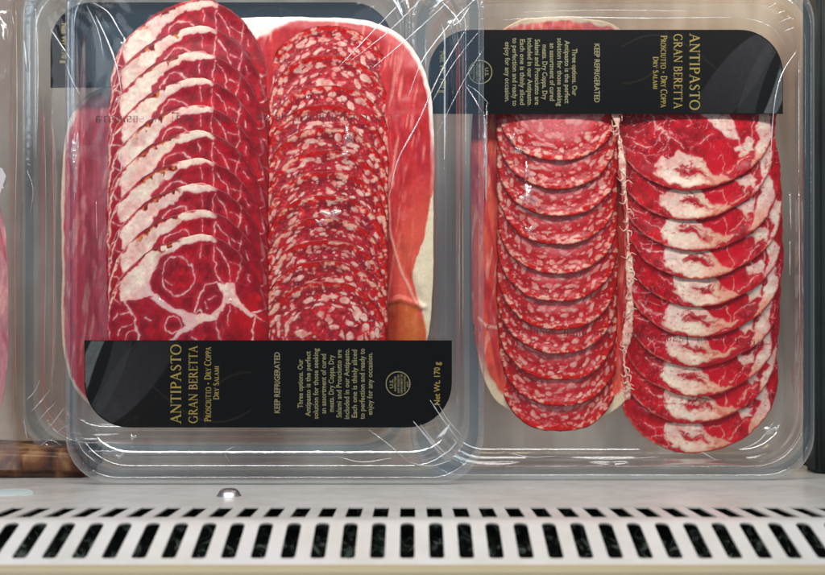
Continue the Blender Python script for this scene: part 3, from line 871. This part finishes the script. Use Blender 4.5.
A_FAT = [c9([(116, 318), (160, 272), (240, 205), (300, 178), (360, 148), (420, 134), (470, 138), (505, 152), (500, 165), (470, 162), (420, 168), (370, 178), (330, 205), (285, 235), (255, 275), (235, 330), (240, 365), (262, 392), (235, 388), (190, 392), (122, 398), (110, 350)]),
         c9([(530, 330), (575, 335), (580, 372), (603, 402), (640, 448), (656, 466), (630, 474), (598, 436), (562, 408), (535, 415), (502, 470), (440, 492), (380, 522), (330, 560), (300, 600), (290, 590), (345, 528), (372, 500), (362, 466), (300, 440), (236, 395), (262, 380), (330, 428), (410, 450), (480, 450), (516, 418), (528, 378), (502, 328)]),
         c9([(678, 335), (698, 322), (714, 365), (712, 415), (694, 436), (684, 400)])]
A_LINES = [(c9(circ(350, 300, 66, 16, 78)), 5), (c9([(499, 176), (492, 200), (490, 240), (505, 300), (530, 332)]), 4.5), (c9([(505, 190), (540, 240), (553, 290), (556, 332)]), 4), (c9([(555, 250), (602, 266)]), 3),
           (c9([(602, 230), (592, 290), (575, 340)]), 4.5), (c9([(440, 175), (442, 222)]), 3), (c9([(505, 326), (450, 340), (440, 372), (415, 440)]), 7), (c9(circ(437, 458, 20, 10)), 4), (c9(circ(325, 500, 35, 12)), 5),
           (c9([(525, 350), (530, 392), (502, 450), (450, 470)]), 5), (c9([(470, 392), (500, 380)]), 3), (c9([(458, 405), (470, 432)]), 3), (c9([(640, 452), (690, 440), (716, 402)]), 9), (c9([(650, 470), (702, 490), (720, 520)]), 6),
           (c9([(650, 472), (642, 520), (646, 580), (600, 640)]), 9), (c9([(560, 405), (545, 472), (548, 500)]), 3.5), (c9([(560, 405), (592, 422)]), 3), (c9([(572, 410), (580, 450)]), 3), (c9([(138, 398), (165, 462), (186, 560), (230, 640)]), 9),
           (c9([(150, 436), (108, 452), (92, 480)]), 4), (c9([(163, 482), (120, 500), (100, 540)]), 4), (c9([(175, 512), (140, 528), (128, 560)]), 4), (c9([(112, 322), (80, 400), (66, 470), (64, 560)]), 6),
           (c9([(98, 360), (70, 372)]), 4), (c9([(90, 395), (118, 410)]), 4), (c9([(76, 430), (58, 440)]), 4), (c9([(210, 460), (230, 482)]), 3), (c9([(260, 410), (350, 440)]), 4), (c9([(400, 545), (440, 560), (470, 600)]), 4),
           (c9([(500, 480), (530, 560), (520, 640)]), 4), (c9([(620, 300), (630, 330)]), 2.5), (c9([(300, 320), (330, 340)]), 2.5), (c9([(585, 175), (602, 232)]), 3)]
B_FAT = [c10([(185, 270), (200, 245), (232, 232), (265, 208), (310, 232), (355, 258), (395, 300), (440, 312), (496, 316), (450, 338), (380, 354), (300, 368), (240, 348), (205, 338), (182, 305)]),
         c10([(320, 40), (460, 40), (490, 98), (496, 152), (450, 152), (402, 122), (382, 82)]),
         c10([(486, 180), (530, 176), (560, 158), (580, 176), (572, 200), (588, 222), (560, 214), (540, 236), (522, 210)]),
         c10([(575, 20), (632, 40), (656, 110), (654, 190), (628, 256), (588, 305), (556, 300), (584, 230), (590, 190), (606, 150), (588, 90)])]
B_RED = [c10([(262, 284), (306, 286), (346, 300), (378, 328), (352, 324), (328, 308), (302, 304), (276, 294)]), c10([(178, 318), (205, 322), (225, 345), (200, 340)]), c10([(176, 286), (192, 290), (186, 304)]), c10([(470, 60), (500, 62), (520, 110), (538, 165), (512, 150), (492, 110)])]
B_LINES = [(c10([(150, 70), (165, 128), (258, 165), (292, 190)]), 5), (c10([(282, 60), (302, 100), (280, 110)]), 4), (c10([(80, 170), (120, 190), (150, 182)]), 4), (c10([(496, 140), (520, 185), (560, 198)]), 9), (c10([(440, 240), (452, 290), (440, 320)]), 4),
           (c10([(230, 150), (200, 210)]), 3), (c10([(345, 190), (380, 160), (400, 150)]), 4), (c10([(560, 60), (580, 130), (570, 180)]), 4), (c10([(110, 230), (140, 262), (180, 270)]), 3.5), (c10([(90, 120), (130, 110)]), 3.5), (c10([(470, 300), (520, 250), (560, 240)]), 4), (c10([(120, 40), (150, 70)]), 5), (c10([(390, 260), (440, 240)]), 3)]

OUT_A = [(a - 187.5, b - 318.) for a, b in [(105, 345), (106, 312), (112, 288), (120, 276), (136, 261), (152, 249), (166, 243), (180, 238), (200, 234), (214, 237), (231, 246), (247, 262), (260, 285), (268, 312), (270, 340), (267, 365), (255, 385), (230, 400), (190, 405), (150, 400), (120, 385), (108, 366)]]
OUT_B = [(a - 702., b - 113.) for a, b in [(613, 118), (617, 150), (637, 176), (664, 190), (686, 194), (706, 192), (725, 186), (753, 170), (773, 146), (781, 115), (775, 80), (745, 45), (700, 32), (650, 42), (621, 75)]]
def S3(*c): return [v / 255. for v in c]
def coppa_common(x, y, rr, th, seed, polys, lines, reds, redA, redB, net=1.0, big=7.0):
    wx = x + (fbm(x / 16, y / 16, seed, 3) - .5) * big + (fbm(x / 4.5, y / 4.5, seed + 3, 2) - .5) * 2.2
    wy = y + (fbm(x / 16, y / 16, seed + 11, 3) - .5) * big + (fbm(x / 4.5, y / 4.5, seed + 13, 2) - .5) * 2.2
    f = np.full(x.shape, 9.0)
    for p in polys: f = np.minimum(f, polyd(wx, wy, p))
    for p, w in lines:
        f = np.minimum(f, segd(wx, wy, p) - w / 3.965 * .5 * (.35 + .8 * vnoise(x / 6, y / 6, seed + 4)))
    for p in reds: f = np.maximum(f, -(polyd(wx, wy, p) + (fbm(x / 3, y / 3, seed + 6, 2) - .5) * 2))
    fat = sstep(.95, -.75, f + (fbm(x / 2.5, y / 2.5, seed + 8, 2) - .5) * 1.1)
    # fine marbling
    f1, f2, rid = cells(wx / 11 + 3, wy / 15 + 7, 5)
    mar = sstep(.055, .012, f2 - f1) * sstep(.50, .66, fbm(x / 20, y / 20, seed + 21, 2)) * .8
    f1, f2, r2 = cells(wx / 4.2, wy / 5, 15)
    mar = np.maximum(mar, sstep(.07, .01, f2 - f1) * sstep(.58, .72, fbm(x / 12, y / 12, seed + 31, 2)) * .55)
    t = np.clip(fbm(x / 24, y / 24, seed + 41, 3) * 1.6 - .3, 0, 1)
    red = mixc(mixc(np.array(redA), redB, t), S3(128, 10, 26), sstep(.62, .8, fbm(x / 10, y / 7, seed + 51, 3)) * .6)
    fibre = fbm(x / 1.6 + y / 5, y / 6, seed + 61, 2)
    red = red * ((.86 + .28 * fibre) * (.84 + .32 * np.clip(fbm(x / 6.5, y / 6.5, seed + 63, 3) * 1.6 - .3, 0, 1)))[..., None]
    red = mixc(red, S3(214, 92, 92), sstep(.60, .78, fbm(x / 2.2, y / 2.8, seed + 64, 2)) * sstep(.45, .6, fbm(x / 15, y / 15, seed + 65, 2)) * .5 * net)
    fc = mixc(np.array(S3(236, 208, 196)), S3(226, 168, 156), np.clip(fbm(x / 9, y / 9, seed + 71, 3) * 1.8 - .5, 0, 1))
    fc = mixc(fc, S3(240, 226, 204), sstep(.5, .8, vnoise(x / 12, y / 12, seed + 73)) * .7)
    mar = mar * net
    halo = sstep(5.5, .5, f) * (1 - fat) * .28
    red = mixc(red, S3(214, 84, 92), halo)
    c = mixc(red, S3(232, 170, 170), mar)
    fc = fc * (.90 + .2 * fbm(x / 3, y / 3, seed + 75, 3))[..., None]
    fc = mixc(fc, S3(222, 150, 146), sstep(-3.2, -.4, f) * .35)
    fc = mixc(fc, S3(206, 70, 76), sstep(.70, .80, fbm(x / 4 + 9, y / 3, seed + 77, 3)) * .6 * (net > .9))
    c = mixc(c, fc, fat)
    return c, fat, wx, wy, f

def coppaA(x, y, rr, th, seed):
    c, fat, wx, wy, f = coppa_common(x, y, rr, th, seed, A_FAT, A_LINES, [], S3(164, 6, 24), S3(132, 8, 32), net=.25)
    low = sstep(.80, .62, rr + (fbm(x / 9, y / 9, seed + 81, 2) - .5) * .12)
    c = mixc(c, S3(212, 168, 172), fat * low * (wx < 10) * (wy < 24) * .55)
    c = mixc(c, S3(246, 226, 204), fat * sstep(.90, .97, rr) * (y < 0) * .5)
    hot = sstep(38, 8, np.hypot(wx - 70, wy - 0) ) * (1 - fat); c = mixc(c, S3(190, 12, 22), hot * .7)
    # brown-orange cured rind along part of the top edge
    rind = sstep(.945, .965, rr + (fbm(x / 6, y / 6, seed + 2, 3) - .5) * .20)
    seg = sstep(-54, -46, x) * sstep(-4, -12, x) * (y < 0)
    c = mixc(c, mixc(np.array(S3(124, 14, 22)), S3(212, 118, 60), sstep(.3, .7, vnoise(x / 3.2, y / 3.2, seed + 5)) * sstep(.99, .95, rr)), rind * seg)
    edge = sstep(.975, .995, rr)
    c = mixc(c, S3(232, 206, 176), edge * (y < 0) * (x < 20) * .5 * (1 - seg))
    c = mixc(c, S3(120, 10, 24), np.maximum(edge, sstep(.90, .975, rr + (fbm(x / 7, y / 7, seed + 83, 2) - .5) * .16) * .8) * sstep(20, 36, x) * .85)  # maroon band paints the dark gaps between slices into the right edge
    return c, fat * .25

def coppaB(x, y, rr, th, seed):
    rv = random.Random(seed * 7 + 1); an = rv.uniform(-.10, .10); ox = rv.uniform(-5, 5); sc_ = rv.uniform(.9, 1.1)
    x0_, y0_ = x, y
    x = (x * math.cos(an) - (y - 55) * math.sin(an)) * sc_ + ox; y = 55 + (x0_ * math.sin(an) + (y - 55) * math.cos(an)) * (.5 + .5 * sc_) + rv.uniform(-2, 2)
    c, fat, wx, wy, f = coppa_common(x, y, rr, th, seed, B_FAT, B_LINES, B_RED, S3(186, 10, 24), S3(154, 10, 26), big=13.0)
    hot = sstep(30, 6, np.hypot(wx - 16, wy - 52)) * (1 - fat); c = mixc(c, S3(206, 12, 38), hot * .8)
    ds = segd(wx, wy, c10([(285, 286), (330, 296), (370, 314), (410, 330)]))
    fl = sstep(.50, .60, fbm(wx / 5.5, wy / 2.0, seed + 90, 3) + sstep(7, 0, ds) * .16 - .11) * sstep(9, 4, ds) * fat
    c = mixc(c, S3(176, 40, 46), fl * .85)
    brim = sstep(-3.0, -.6, f) * fat * sstep(56, 64, wy); c = mixc(c, S3(150, 84, 58), brim * .3)
    tan = sstep(-14, 26, wx + (wy - 50) * .3) * sstep(34, 56, wy) * fat
    c = mixc(c, S3(218, 142, 112), tan * .75)
    c = mixc(c, S3(244, 226, 196), fat * sstep(60, 70, wy) * sstep(12, -12, wx) * .4)
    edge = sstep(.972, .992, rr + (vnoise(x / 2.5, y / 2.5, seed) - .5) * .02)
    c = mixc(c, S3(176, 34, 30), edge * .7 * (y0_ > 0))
    c = mixc(c, S3(236, 196, 176), edge * (x0_ < -40) * .6 * vnoise(x / 4, y / 4, seed + 8))
    return c, fat * .25

def salami_pat(pale, seed0):
    def f(x, y, rr, th, seed):
        g = 15.0 if pale else 16.0
        k = np.where(rr < .60, rr, .60 + (rr - .60) * 2.6) / np.maximum(rr, 1e-4)
        sx = x * k; sy = y * k
        sx = sx + (fbm(x / 6, y / 6, seed, 2) - .5) * 5; sy = sy + (fbm(x / 6, y / 6, seed + 9, 2) - .5) * 5
        s1 = spots(sx / g + seed * .37, sy / g + seed * .73, seed0, .20, .44, .84)
        s2 = spots(sx / 8.0 + seed * .11, sy / 8.0, seed0 + 5, .06, .36, .55)
        s3 = spots(sx / 3.4, sy / 3.4 + seed, seed0 + 8, .05, .36, .4)
        fat = np.maximum(sstep(.07, -.07, s1), np.maximum(sstep(.08, -.05, s2) * .88, sstep(.1, -.05, s3) * .22))
        t = fbm(x / 14, y / 14, seed + 3, 3)
        red = mixc(np.array(S3(178, 36, 44)), S3(150, 28, 44), np.clip(t * 2 - .5, 0, 1))
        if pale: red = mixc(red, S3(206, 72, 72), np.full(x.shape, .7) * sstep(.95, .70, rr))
        red = mixc(red, S3(186, 16, 22), sstep(.56, .7, fbm(x / 5, y / 3, seed + 6, 3)) * .5)
        red = red * ((.76 + .48 * fbm(x / 1.8, y / 1.8, seed + 7, 2)) * (.8 + .4 * fbm(x / 6, y / 6, seed + 17, 2)))[..., None]
        fc = mixc(np.array(S3(230, 192, 178)), S3(216, 132, 122), np.clip(fbm(x / 5, y / 5, seed + 12, 2) * 2 - .55, 0, 1))
        c = mixc(red, fc, fat)
        if pale:
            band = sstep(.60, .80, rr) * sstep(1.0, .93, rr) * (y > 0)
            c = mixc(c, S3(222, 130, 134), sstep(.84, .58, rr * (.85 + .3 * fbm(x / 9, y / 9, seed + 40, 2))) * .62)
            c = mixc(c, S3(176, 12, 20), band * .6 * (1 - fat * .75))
        edge = sstep(.900, .950, rr + (fbm(x / 4, y / 4, seed + 1, 2) - .5) * .10)
        en = fbm(x / 7, y / 5, seed + 2, 3)
        c = mixc(c, mixc(np.array(S3(196, 16, 14)), S3(236, 172, 150), sstep(.48, .64, en)), edge * .95)
        c = mixc(c, S3(104, 4, 10), sstep(.972, .99, rr + (vnoise(x / 3, y / 3, seed + 23) - .5) * .02) * .6)  # dark outer line paints contact shade between slices into the rim colour
        return c, fat * .30 + (fbm(x / 3, y / 3, seed + 20, 2) - .5) * .5
    return f

ORD = ['uppermost', 'second', 'third', 'fourth', 'fifth', 'sixth', 'seventh', 'eighth', 'ninth', 'tenth', 'eleventh', 'twelfth']
# front left pack: coppa, rear slice at the top, front slice at the bottom
tops = [-4, 23, 49, 76, 102, 129, 156, 182, 208, 233]
xs = [190, 188, 187, 186.5, 186, 186, 186.5, 187, 187.5, 187.5]
for i, (t, xc) in enumerate(zip(tops, xs)):
    z = -27 + 2.0 * i
    q = P(xc, t + 85, z)
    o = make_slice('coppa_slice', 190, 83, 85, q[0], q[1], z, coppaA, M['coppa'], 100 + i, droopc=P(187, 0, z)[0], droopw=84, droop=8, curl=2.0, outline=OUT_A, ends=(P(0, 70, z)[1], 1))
    lab = 'coppa slice with branching white fat star, lowest in the front left tray' if i == 9 else \
          ('uppermost coppa slice in the front left tray, its rounded red top edge fully showing' if i == 0 else ORD[i] + ' coppa slice from the top of the fan in the front left tray')
    tag(o, lab, 'coppa slice', 'coppa slices fanned in the front left tray')
# front left pack: salami
tops = [24, 54, 84, 104, 126, 149, 170, 194, 217, 239, 260, 281]
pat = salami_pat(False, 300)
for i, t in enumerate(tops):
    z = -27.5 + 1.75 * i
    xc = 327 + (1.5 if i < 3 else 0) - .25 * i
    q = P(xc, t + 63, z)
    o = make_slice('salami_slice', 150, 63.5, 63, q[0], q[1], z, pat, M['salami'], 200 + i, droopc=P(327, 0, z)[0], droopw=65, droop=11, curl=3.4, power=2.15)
    lab = 'round salami slice dotted with white fat, whole at the bottom of the front left tray' if i == 11 else \
          ('uppermost salami slice in the front left tray, beside white prosciutto fat' if i == 0 else ORD[i] + ' salami slice from the top of the fan in the front left tray')
    tag(o, lab, 'salami slice', 'salami slices fanned in the front left tray')
# right pack: coppa, front slice at the top under the band
bots = [193, 223, 254, 282, 310, 340, 370, 399, 427, 457]
dxs = [0, 0, 6, 8, 9, 10, 7, 6, 3, 4]
for i, (b, dx) in enumerate(zip(bots, dxs)):
    z = -42 - 9 - 1.9 * i
    q = P(702 + dx, b - 80, z)
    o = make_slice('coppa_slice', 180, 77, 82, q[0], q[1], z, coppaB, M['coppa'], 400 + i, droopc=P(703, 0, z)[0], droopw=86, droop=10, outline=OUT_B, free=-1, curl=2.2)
    lab = 'lowest coppa slice in the right tray, its round bottom edge fully showing' if i == 9 else \
          ('coppa slice in the right tray that runs up under the black band' if i == 0 else ORD[i] + ' coppa slice down from the black band in the right tray')
    tag(o, lab, 'coppa slice', 'coppa slices fanned in the right tray')
# right pack: salami
bots = [162, 190, 218, 246, 275, 303, 331, 355, 382, 407, 433]
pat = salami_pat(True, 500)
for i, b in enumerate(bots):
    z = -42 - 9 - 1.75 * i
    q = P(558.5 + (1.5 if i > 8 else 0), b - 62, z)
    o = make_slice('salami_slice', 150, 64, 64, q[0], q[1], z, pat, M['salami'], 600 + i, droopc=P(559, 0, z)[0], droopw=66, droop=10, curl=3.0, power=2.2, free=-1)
    lab = 'lowest salami slice in the right tray, its round bottom edge fully showing' if i == 10 else \
          ('salami slice in the right tray that runs up under the black band' if i == 0 else ORD[i] + ' salami slice down from the black band in the right tray')
    tag(o, lab, 'salami slice', 'salami slices fanned in the right tray')

# ------------------------------------------------------------------ prosciutto sheets
def make_sheet(name, x0, x1, y0, y1, z, colour, relief, seed, r=58, nx=150, ny=190, power=4.5):
    """a limp sheet of ham: picture rectangle x0..x1, y0..y1 with rounded outline"""
    ux, uy = disk_grid(280)
    rr = np.hypot(ux, uy); th = np.arctan2(uy, ux)
    R = 1.0 / (np.abs(np.cos(th)) ** power + np.abs(np.sin(th)) ** power) ** (1 / power)
    S = R * (1 + .012 * (fbm(np.cos(th) * 3 + 7, np.sin(th) * 3 + 7, seed, 3) - .5) * 2 + .003 * (vnoise(np.cos(th) * 40, np.sin(th) * 40, seed) - .5))
    px = (x0 + x1) / 2 + ux * S * (x1 - x0) / 2; py = (y0 + y1) / 2 - uy * S * (y1 - y0) / 2
    s = (D - z) / D
    cxp, cyp = (x0 + x1) / 2, (y0 + y1) / 2
    q = P(cxp, cyp, z)
    x = (px - cxp) * s; y = -(py - cyp) * s
    c = colour(px, py, rr, th, seed)
    zz = relief(px, py, rr, th, seed) - 1.5 * sstep(.93, 1, rr)
    V = np.stack([x, y, zz], -1).reshape(-1, 3); n = 280
    F4 = grid_faces(n, n); ring = ring_idx(n); k = len(ring); base = len(V)
    v2 = V.copy(); v2[:, 2] -= 1.2
    V = np.concatenate([V, v2]); i = np.arange(k); j = (i + 1) % k
    F4 = np.concatenate([F4, F4[:, ::-1] + base, np.stack([ring[i], base + ring[i], base + ring[j], ring[j]], -1)])
    col = lin(np.clip(c, 0, 1)).reshape(-1, 3); col = np.concatenate([col, col])
    me = fast_mesh(name, V, F4, M['ham'], np.concatenate([col, np.ones((len(col), 1))], 1))
    o = bpy.data.objects.new(name, me); COL.objects.link(o)
    o.location = W(*q); o.rotation_euler = (math.pi / 2 - PITCH, 0, 0)
    return o
def ham_base(px, py, seed, a, b):
    st = fbm(px / 9 + py / 60, py / 55, seed, 4)
    c = mixc(np.array(S3(*a)), S3(*b), np.clip(st * 2 - .5, 0, 1))
    c = mixc(c, S3(238, 168, 152), sstep(.56, .74, fbm(px / 4 + py / 30, py / 30, seed + 4, 3)) * .65)
    c = mixc(c, S3(168, 26, 44), sstep(.55, .75, fbm(px / 7 - py / 40, py / 60, seed + 14, 3)) * .6)
    return c * (.9 + .2 * fbm(px / 2.5, py / 8, seed + 5, 2))[..., None]
def ham1(px, py, rr, th, seed):
    c = ham_base(px, py, seed, (194, 46, 50), (178, 30, 36))
    c = mixc(c, S3(222, 96, 74), sstep(170, 250, py + 1.2 * (px - 405)) * sstep(386, 402, px) * .8)
    c = mixc(c, S3(232, 140, 132), sstep(90, 40, py) * sstep(375, 400, px) * .6)
    wob = (fbm(px / 12, py / 12, seed + 9, 3) - .5)
    rim = sstep(.972, .982, rr + wob * .010) * sstep(215, 110, py + wob * 50)
    rim = np.maximum(rim, sstep(36, 31, py + (px - 268) * .45 + wob * 8) * sstep(302, 290, px))
    c = mixc(c, S3(238, 226, 216), rim)
    cream = polyd(px + wob * 5, py + wob * 8, [(433, 190), (426, 234), (416, 262), (412, 276), (415, 290), (421, 306), (426, 330), (428, 352), (444, 352), (444, 190)])
    c = mixc(c, S3(232, 216, 186), sstep(.8, -.8, cream))
    ln = segd(px + wob * 3, py, [(386, 120), (388, 190), (391, 236), (400, 268), (408, 284), (413, 296), (421, 308)])
    c = mixc(c, S3(236, 176, 158), sstep(1.8, .5, ln) * .85)
    fold = polyd(px + wob * 6, py + wob * 6, [(383, 302), (398, 300), (420, 306), (424, 350), (383, 350)])
    fo = fbm(px / 8, py / 14, seed + 33, 3)
    c = mixc(c, mixc(mixc(np.array(S3(206, 106, 46)), S3(178, 52, 30), sstep(412, 386, px)), S3(222, 130, 80), sstep(.5, .7, fo) * .6), sstep(3, -4, fold + (fo - .5) * 8) * .85)
    return c
def rel1(px, py, rr, th, seed):
    ln = segd(px, py, [(386, 120), (388, 190), (391, 236), (400, 268), (408, 284), (413, 296), (421, 308)])
    side = sstep(0, 14, px - np.interp(py, [100, 190, 236, 268, 296], [384, 388, 391, 400, 413]))
    vis = .25 + .75 * sstep(388, 398, px)
    z = 5 * side * sstep(60, 140, py) + 1.2 * np.exp(-(ln / 2.2) ** 2) + (fbm(px / 20, py / 34, seed, 3) - .5) * 5 * vis
    return z + 2.5 * np.exp(-(segd(px, py, [(386, 303), (400, 299), (424, 307)]) / 3) ** 2) - 2.5 * np.exp(-(np.hypot(px - 392, (py - 318) * .6) / 8) ** 2)
o = make_sheet('prosciutto_slice', 112, 434, 17, 402, -34, ham1, rel1, 21)
tag(o, 'broad pink prosciutto sheet with white fat rim under the slices in the front left tray', 'prosciutto slice', 'prosciutto sheets lying under the fans')
def ham2(px, py, rr, th, seed):
    c = ham_base(px, py, seed, (226, 92, 72), (212, 70, 58))
    wob = (fbm(px / 12, py / 12, seed + 9, 3) - .5)
    rim = sstep(.935, .96, rr + wob * .03) * sstep(330, 390, py + wob * 20)
    rim = np.maximum(rim, sstep(.972, .985, rr + wob * .03) * sstep(60, 20, py))
    c = mixc(c, S3(236, 212, 180), rim)
    c = mixc(c, S3(240, 190, 170), sstep(2.2, .4, segd(px + wob * 4, py, [(478, 318), (486, 326), (500, 328), (510, 326)])) * .8)
    return c
def rel2(px, py, rr, th, seed): return (fbm(px / 20, py / 34, seed, 3) - .5) * 3.5
o = make_sheet('prosciutto_slice', 471, 650, 16, 420, -42 - 33, ham2, rel2, 31, power=3.6)
tag(o, 'orange pink prosciutto sheet under the salami in the right tray, white rim at its foot', 'prosciutto slice', 'prosciutto sheets lying under the fans')
def ham3(px, py, rr, th, seed):
    c = ham_base(px, py, seed, (214, 62, 76), (200, 50, 66))
    wob = (fbm(px / 12, py / 12, seed + 9, 3) - .5)
    return mixc(c, S3(236, 206, 184), sstep(.970, .985, rr + wob * .02))
o = make_sheet('prosciutto_slice', 61, 330, 82, 418, -84 - 30, ham3, rel2, 41, power=5)
tag(o, 'pink prosciutto sheet in the hidden tray, seen through the left edge of the front tray', 'prosciutto slice', 'prosciutto sheets lying under the fans')

# ragged fat between the fans of the right tray, and bits in the left one
def ragged(name, path, w, z, seed, label):
    rnd = random.Random(seed); mb = MB()
    q = smoothpts(path, 10); n = len(q)
    pts = []; rs = []
    for i, p in enumerate(q):
        a = P(p[0] + rnd.uniform(-.7, .7), p[1], z + rnd.uniform(-.8, .8)); pts.append(a); rs.append(w * (.25 + 1.5 * float(vnoise(np.array([i * .23]), np.array([seed * 1.0]), 5)[0])))
    mb.add(tube(pts, rs, 8, .28))
    for k in range(int(n * .55)):
        p = q[rnd.randrange(n)]; a = rnd.uniform(-1, 1) * 1.2 + (math.pi if rnd.random() < .6 else 0); L_ = rnd.uniform(2.5, 12)
        b = (p[0] + L_ * .5 * math.cos(a), p[1] + L_ * .5 * math.sin(a)); c = (p[0] + L_ * .8 * math.cos(a + .8), p[1] + L_ * .9 * math.sin(a + .8))
        s = smoothpts([(p[0], p[1]), b, c], 5)
        mb.add(tube([P(u[0], u[1], z + .8 + .3 * j) for j, u in enumerate(s)], [w * .36 * (1 - j / (len(s) + 1)) for j in range(len(s))], 6, .7))
    V = np.array(mb.V); b0 = V.mean(0)
    F = mb.F
    o = new_mesh(name, V - b0, F, M['fat'], None, tuple(b0))
    ca = o.data.color_attributes.new('pattern', 'FLOAT_COLOR', 'POINT')
    t = np.clip(fbm(V[:, 0] / 4, V[:, 1] / 4, seed, 3) * 2.2 - .6, 0, 1)
    c = mixc(np.array(S3(242, 222, 200)), S3(224, 150, 136), t)
    ca.data.foreach_set('color', np.concatenate([lin(c), np.ones((len(c), 1))], 1).astype(np.float32).ravel())
    tag(o, label, 'fat strand', None)
    return o
ragged('fat_strand', [(615, 108), (618, 130), (621, 150), (623, 175), (627, 210), (628, 240), (630, 275), (630, 310), (627, 335), (624, 360), (628, 384), (627, 398)], 3.1, -50, 3, 'ragged pale fat strand running down between salami and coppa in the right tray')

# ------------------------------------------------------------------ neighbours at the edges
def bag_material():
    return clear('crinkled bag film', (1, .99, .98), 0.09, (0.80, 0.74, 0.80), 0.06, 0.8, 2.2, 0.12, bump=.5, bscale=70)
e = empty('film_bag', P(-30, 470, -60))
tag(e, 'crinkled clear film bag of pale pink meat at the far left edge', 'film bag')
b0 = np.array(P(-30, 470, -60))
nu, nv = 40, 160
gx, gy = np.meshgrid(np.linspace(-90, 14, nu), np.linspace(-40, 470, nv), indexing='ij')
e1 = np.minimum((14 - gx) / 14, 1); e1 = np.clip(e1, 0, 1)
zz = -60 + 14 * np.sqrt(e1) + 5 * (fbm(gx / 12, gy / 22, 3, 3) - .5) * e1 + 2.5 * np.abs(fbm(gx / 6 + gy / 30, gy / 14, 8, 3) - .5)
wig = 6 * (fbm(gy / 40, gy * 0, 12, 3) - .5) + 6 * sstep(400, 470, gy)
V = []
for a, b, c in zip((gx + wig).ravel(), gy.ravel(), zz.ravel()): V.append(np.array(P(a, b, c)) - b0)
new_mesh('bag_film', V, grid_faces(nu, nv), bag_material(), e)
hm = make_sheet('ham_filling', -86, 8, 175, 440, -66, lambda px, py, rr, th, s: ham_base(px, py, s, (206, 132, 138), (186, 110, 122)), rel2, 51, power=3)
hm.parent = e; hm.matrix_parent_inverse = Matrix.Identity(4)
hm.rotation_euler = (0, 0, 0); hm.location = Vector(np.array(P(-39, 307.5, -66)) - b0) * U
# white paper ticket on the bag
V = [(-20, 164, -44), (2, 168, -44), (6, 176, -44), (-2, 200, -44), (-20, 204, -44)]
V = [tuple(np.array(P(*v)) - b0) for v in V]
V = V + [(v[0], v[1], v[2] - .5) for v in V]
F = [(0, 1, 2, 3, 4), (9, 8, 7, 6, 5)] + [(k, 5 + k, 5 + (k + 1) % 5, (k + 1) % 5) for k in range(5)]
new_mesh('ticket', V, F, principled('white paper', rgb(196, 188, 192), .6, noise=.04), e, smooth=False)

def slab(name, x0, x1, y0, y1, z0, z1, m, label, cat, bev=3.0, wob=0.0):
    bm = bmesh.new()
    a = P(x0, y0, z1); b = P(x1, y1, z1); c = ((a[0] + b[0]) / 2, b[1], (z0 + z1) / 2)
    bmesh.ops.create_cube(bm, size=1)
    for v in bm.verts:
        v.co = Vector((v.co.x * (b[0] - a[0]), (v.co.y + .5) * (a[1] - b[1]), v.co.z * (z1 - z0))) * U
    bmesh.ops.bevel(bm, geom=list(bm.edges), offset=bev * U, segments=3, affect='EDGES')
    if wob:
        bmesh.ops.subdivide_edges(bm, edges=list(bm.edges), cuts=6, use_grid_fill=True)
        for v in bm.verts:
            v.co += Vector((0, 1, .6)) * (float(fbm(np.array([v.co.x / U / 22]), np.array([v.co.y / U / 16 + v.co.z / U / 20]), 5, 3)[0]) - .5) * wob * U
    me = bpy.data.meshes.new(name); bm.to_mesh(me); bm.free(); me.materials.append(m)
    me.polygons.foreach_set('use_smooth', np.ones(len(me.polygons), dtype=bool))
    o = bpy.data.objects.new(name, me); COL.objects.link(o)
    o.location = W(*c); o.rotation_euler = (math.pi / 2 - PITCH, 0, 0)
    tag(o, label, cat); return o
def loaf_material():
    m, nt, out = mat('brown smoked rind')
    tc = N(nt, 'ShaderNodeTexCoord')
    nz = N(nt, 'ShaderNodeTexNoise'); nz.inputs['Scale'].default_value = 70; nz.inputs['Detail'].default_value = 4; nz.inputs['Distortion'].default_value = 1.0
    nt.links.new(tc.outputs['Object'], nz.inputs['Vector'])
    cr = N(nt, 'ShaderNodeValToRGB')
    cr.color_ramp.elements[0].position = .32; cr.color_ramp.elements[0].color = rgb(52, 28, 16)
    cr.color_ramp.elements[1].position = .7; cr.color_ramp.elements[1].color = rgb(170, 128, 88)
    e_ = cr.color_ramp.elements.new(.5); e_.color = rgb(112, 66, 38)
    nt.links.new(nz.outputs['Fac'], cr.inputs[0])
    p = N(nt, 'ShaderNodeBsdfPrincipled'); p.inputs['Roughness'].default_value = .4
    nt.links.new(cr.outputs[0], p.inputs['Base Color']); nt.links.new(p.outputs[0], out.inputs[0])
    return m
slab('smoked_slab', -60, 86, 449, 478, -130, -60, loaf_material(), 'brown blurred slab lying on the ledge under the left edge of the hidden tray', 'slab', 6, 7)
dk = principled('dark teal wrap', rgb(16, 30, 32), .6, noise=.9, nscale=60, bump=.6, bscale=200)
slab('dark_carton', 817, 912, -40, 476, -150, -100, dk, 'dark teal pack standing at the far right edge behind the right tray', 'carton', 5, 3)
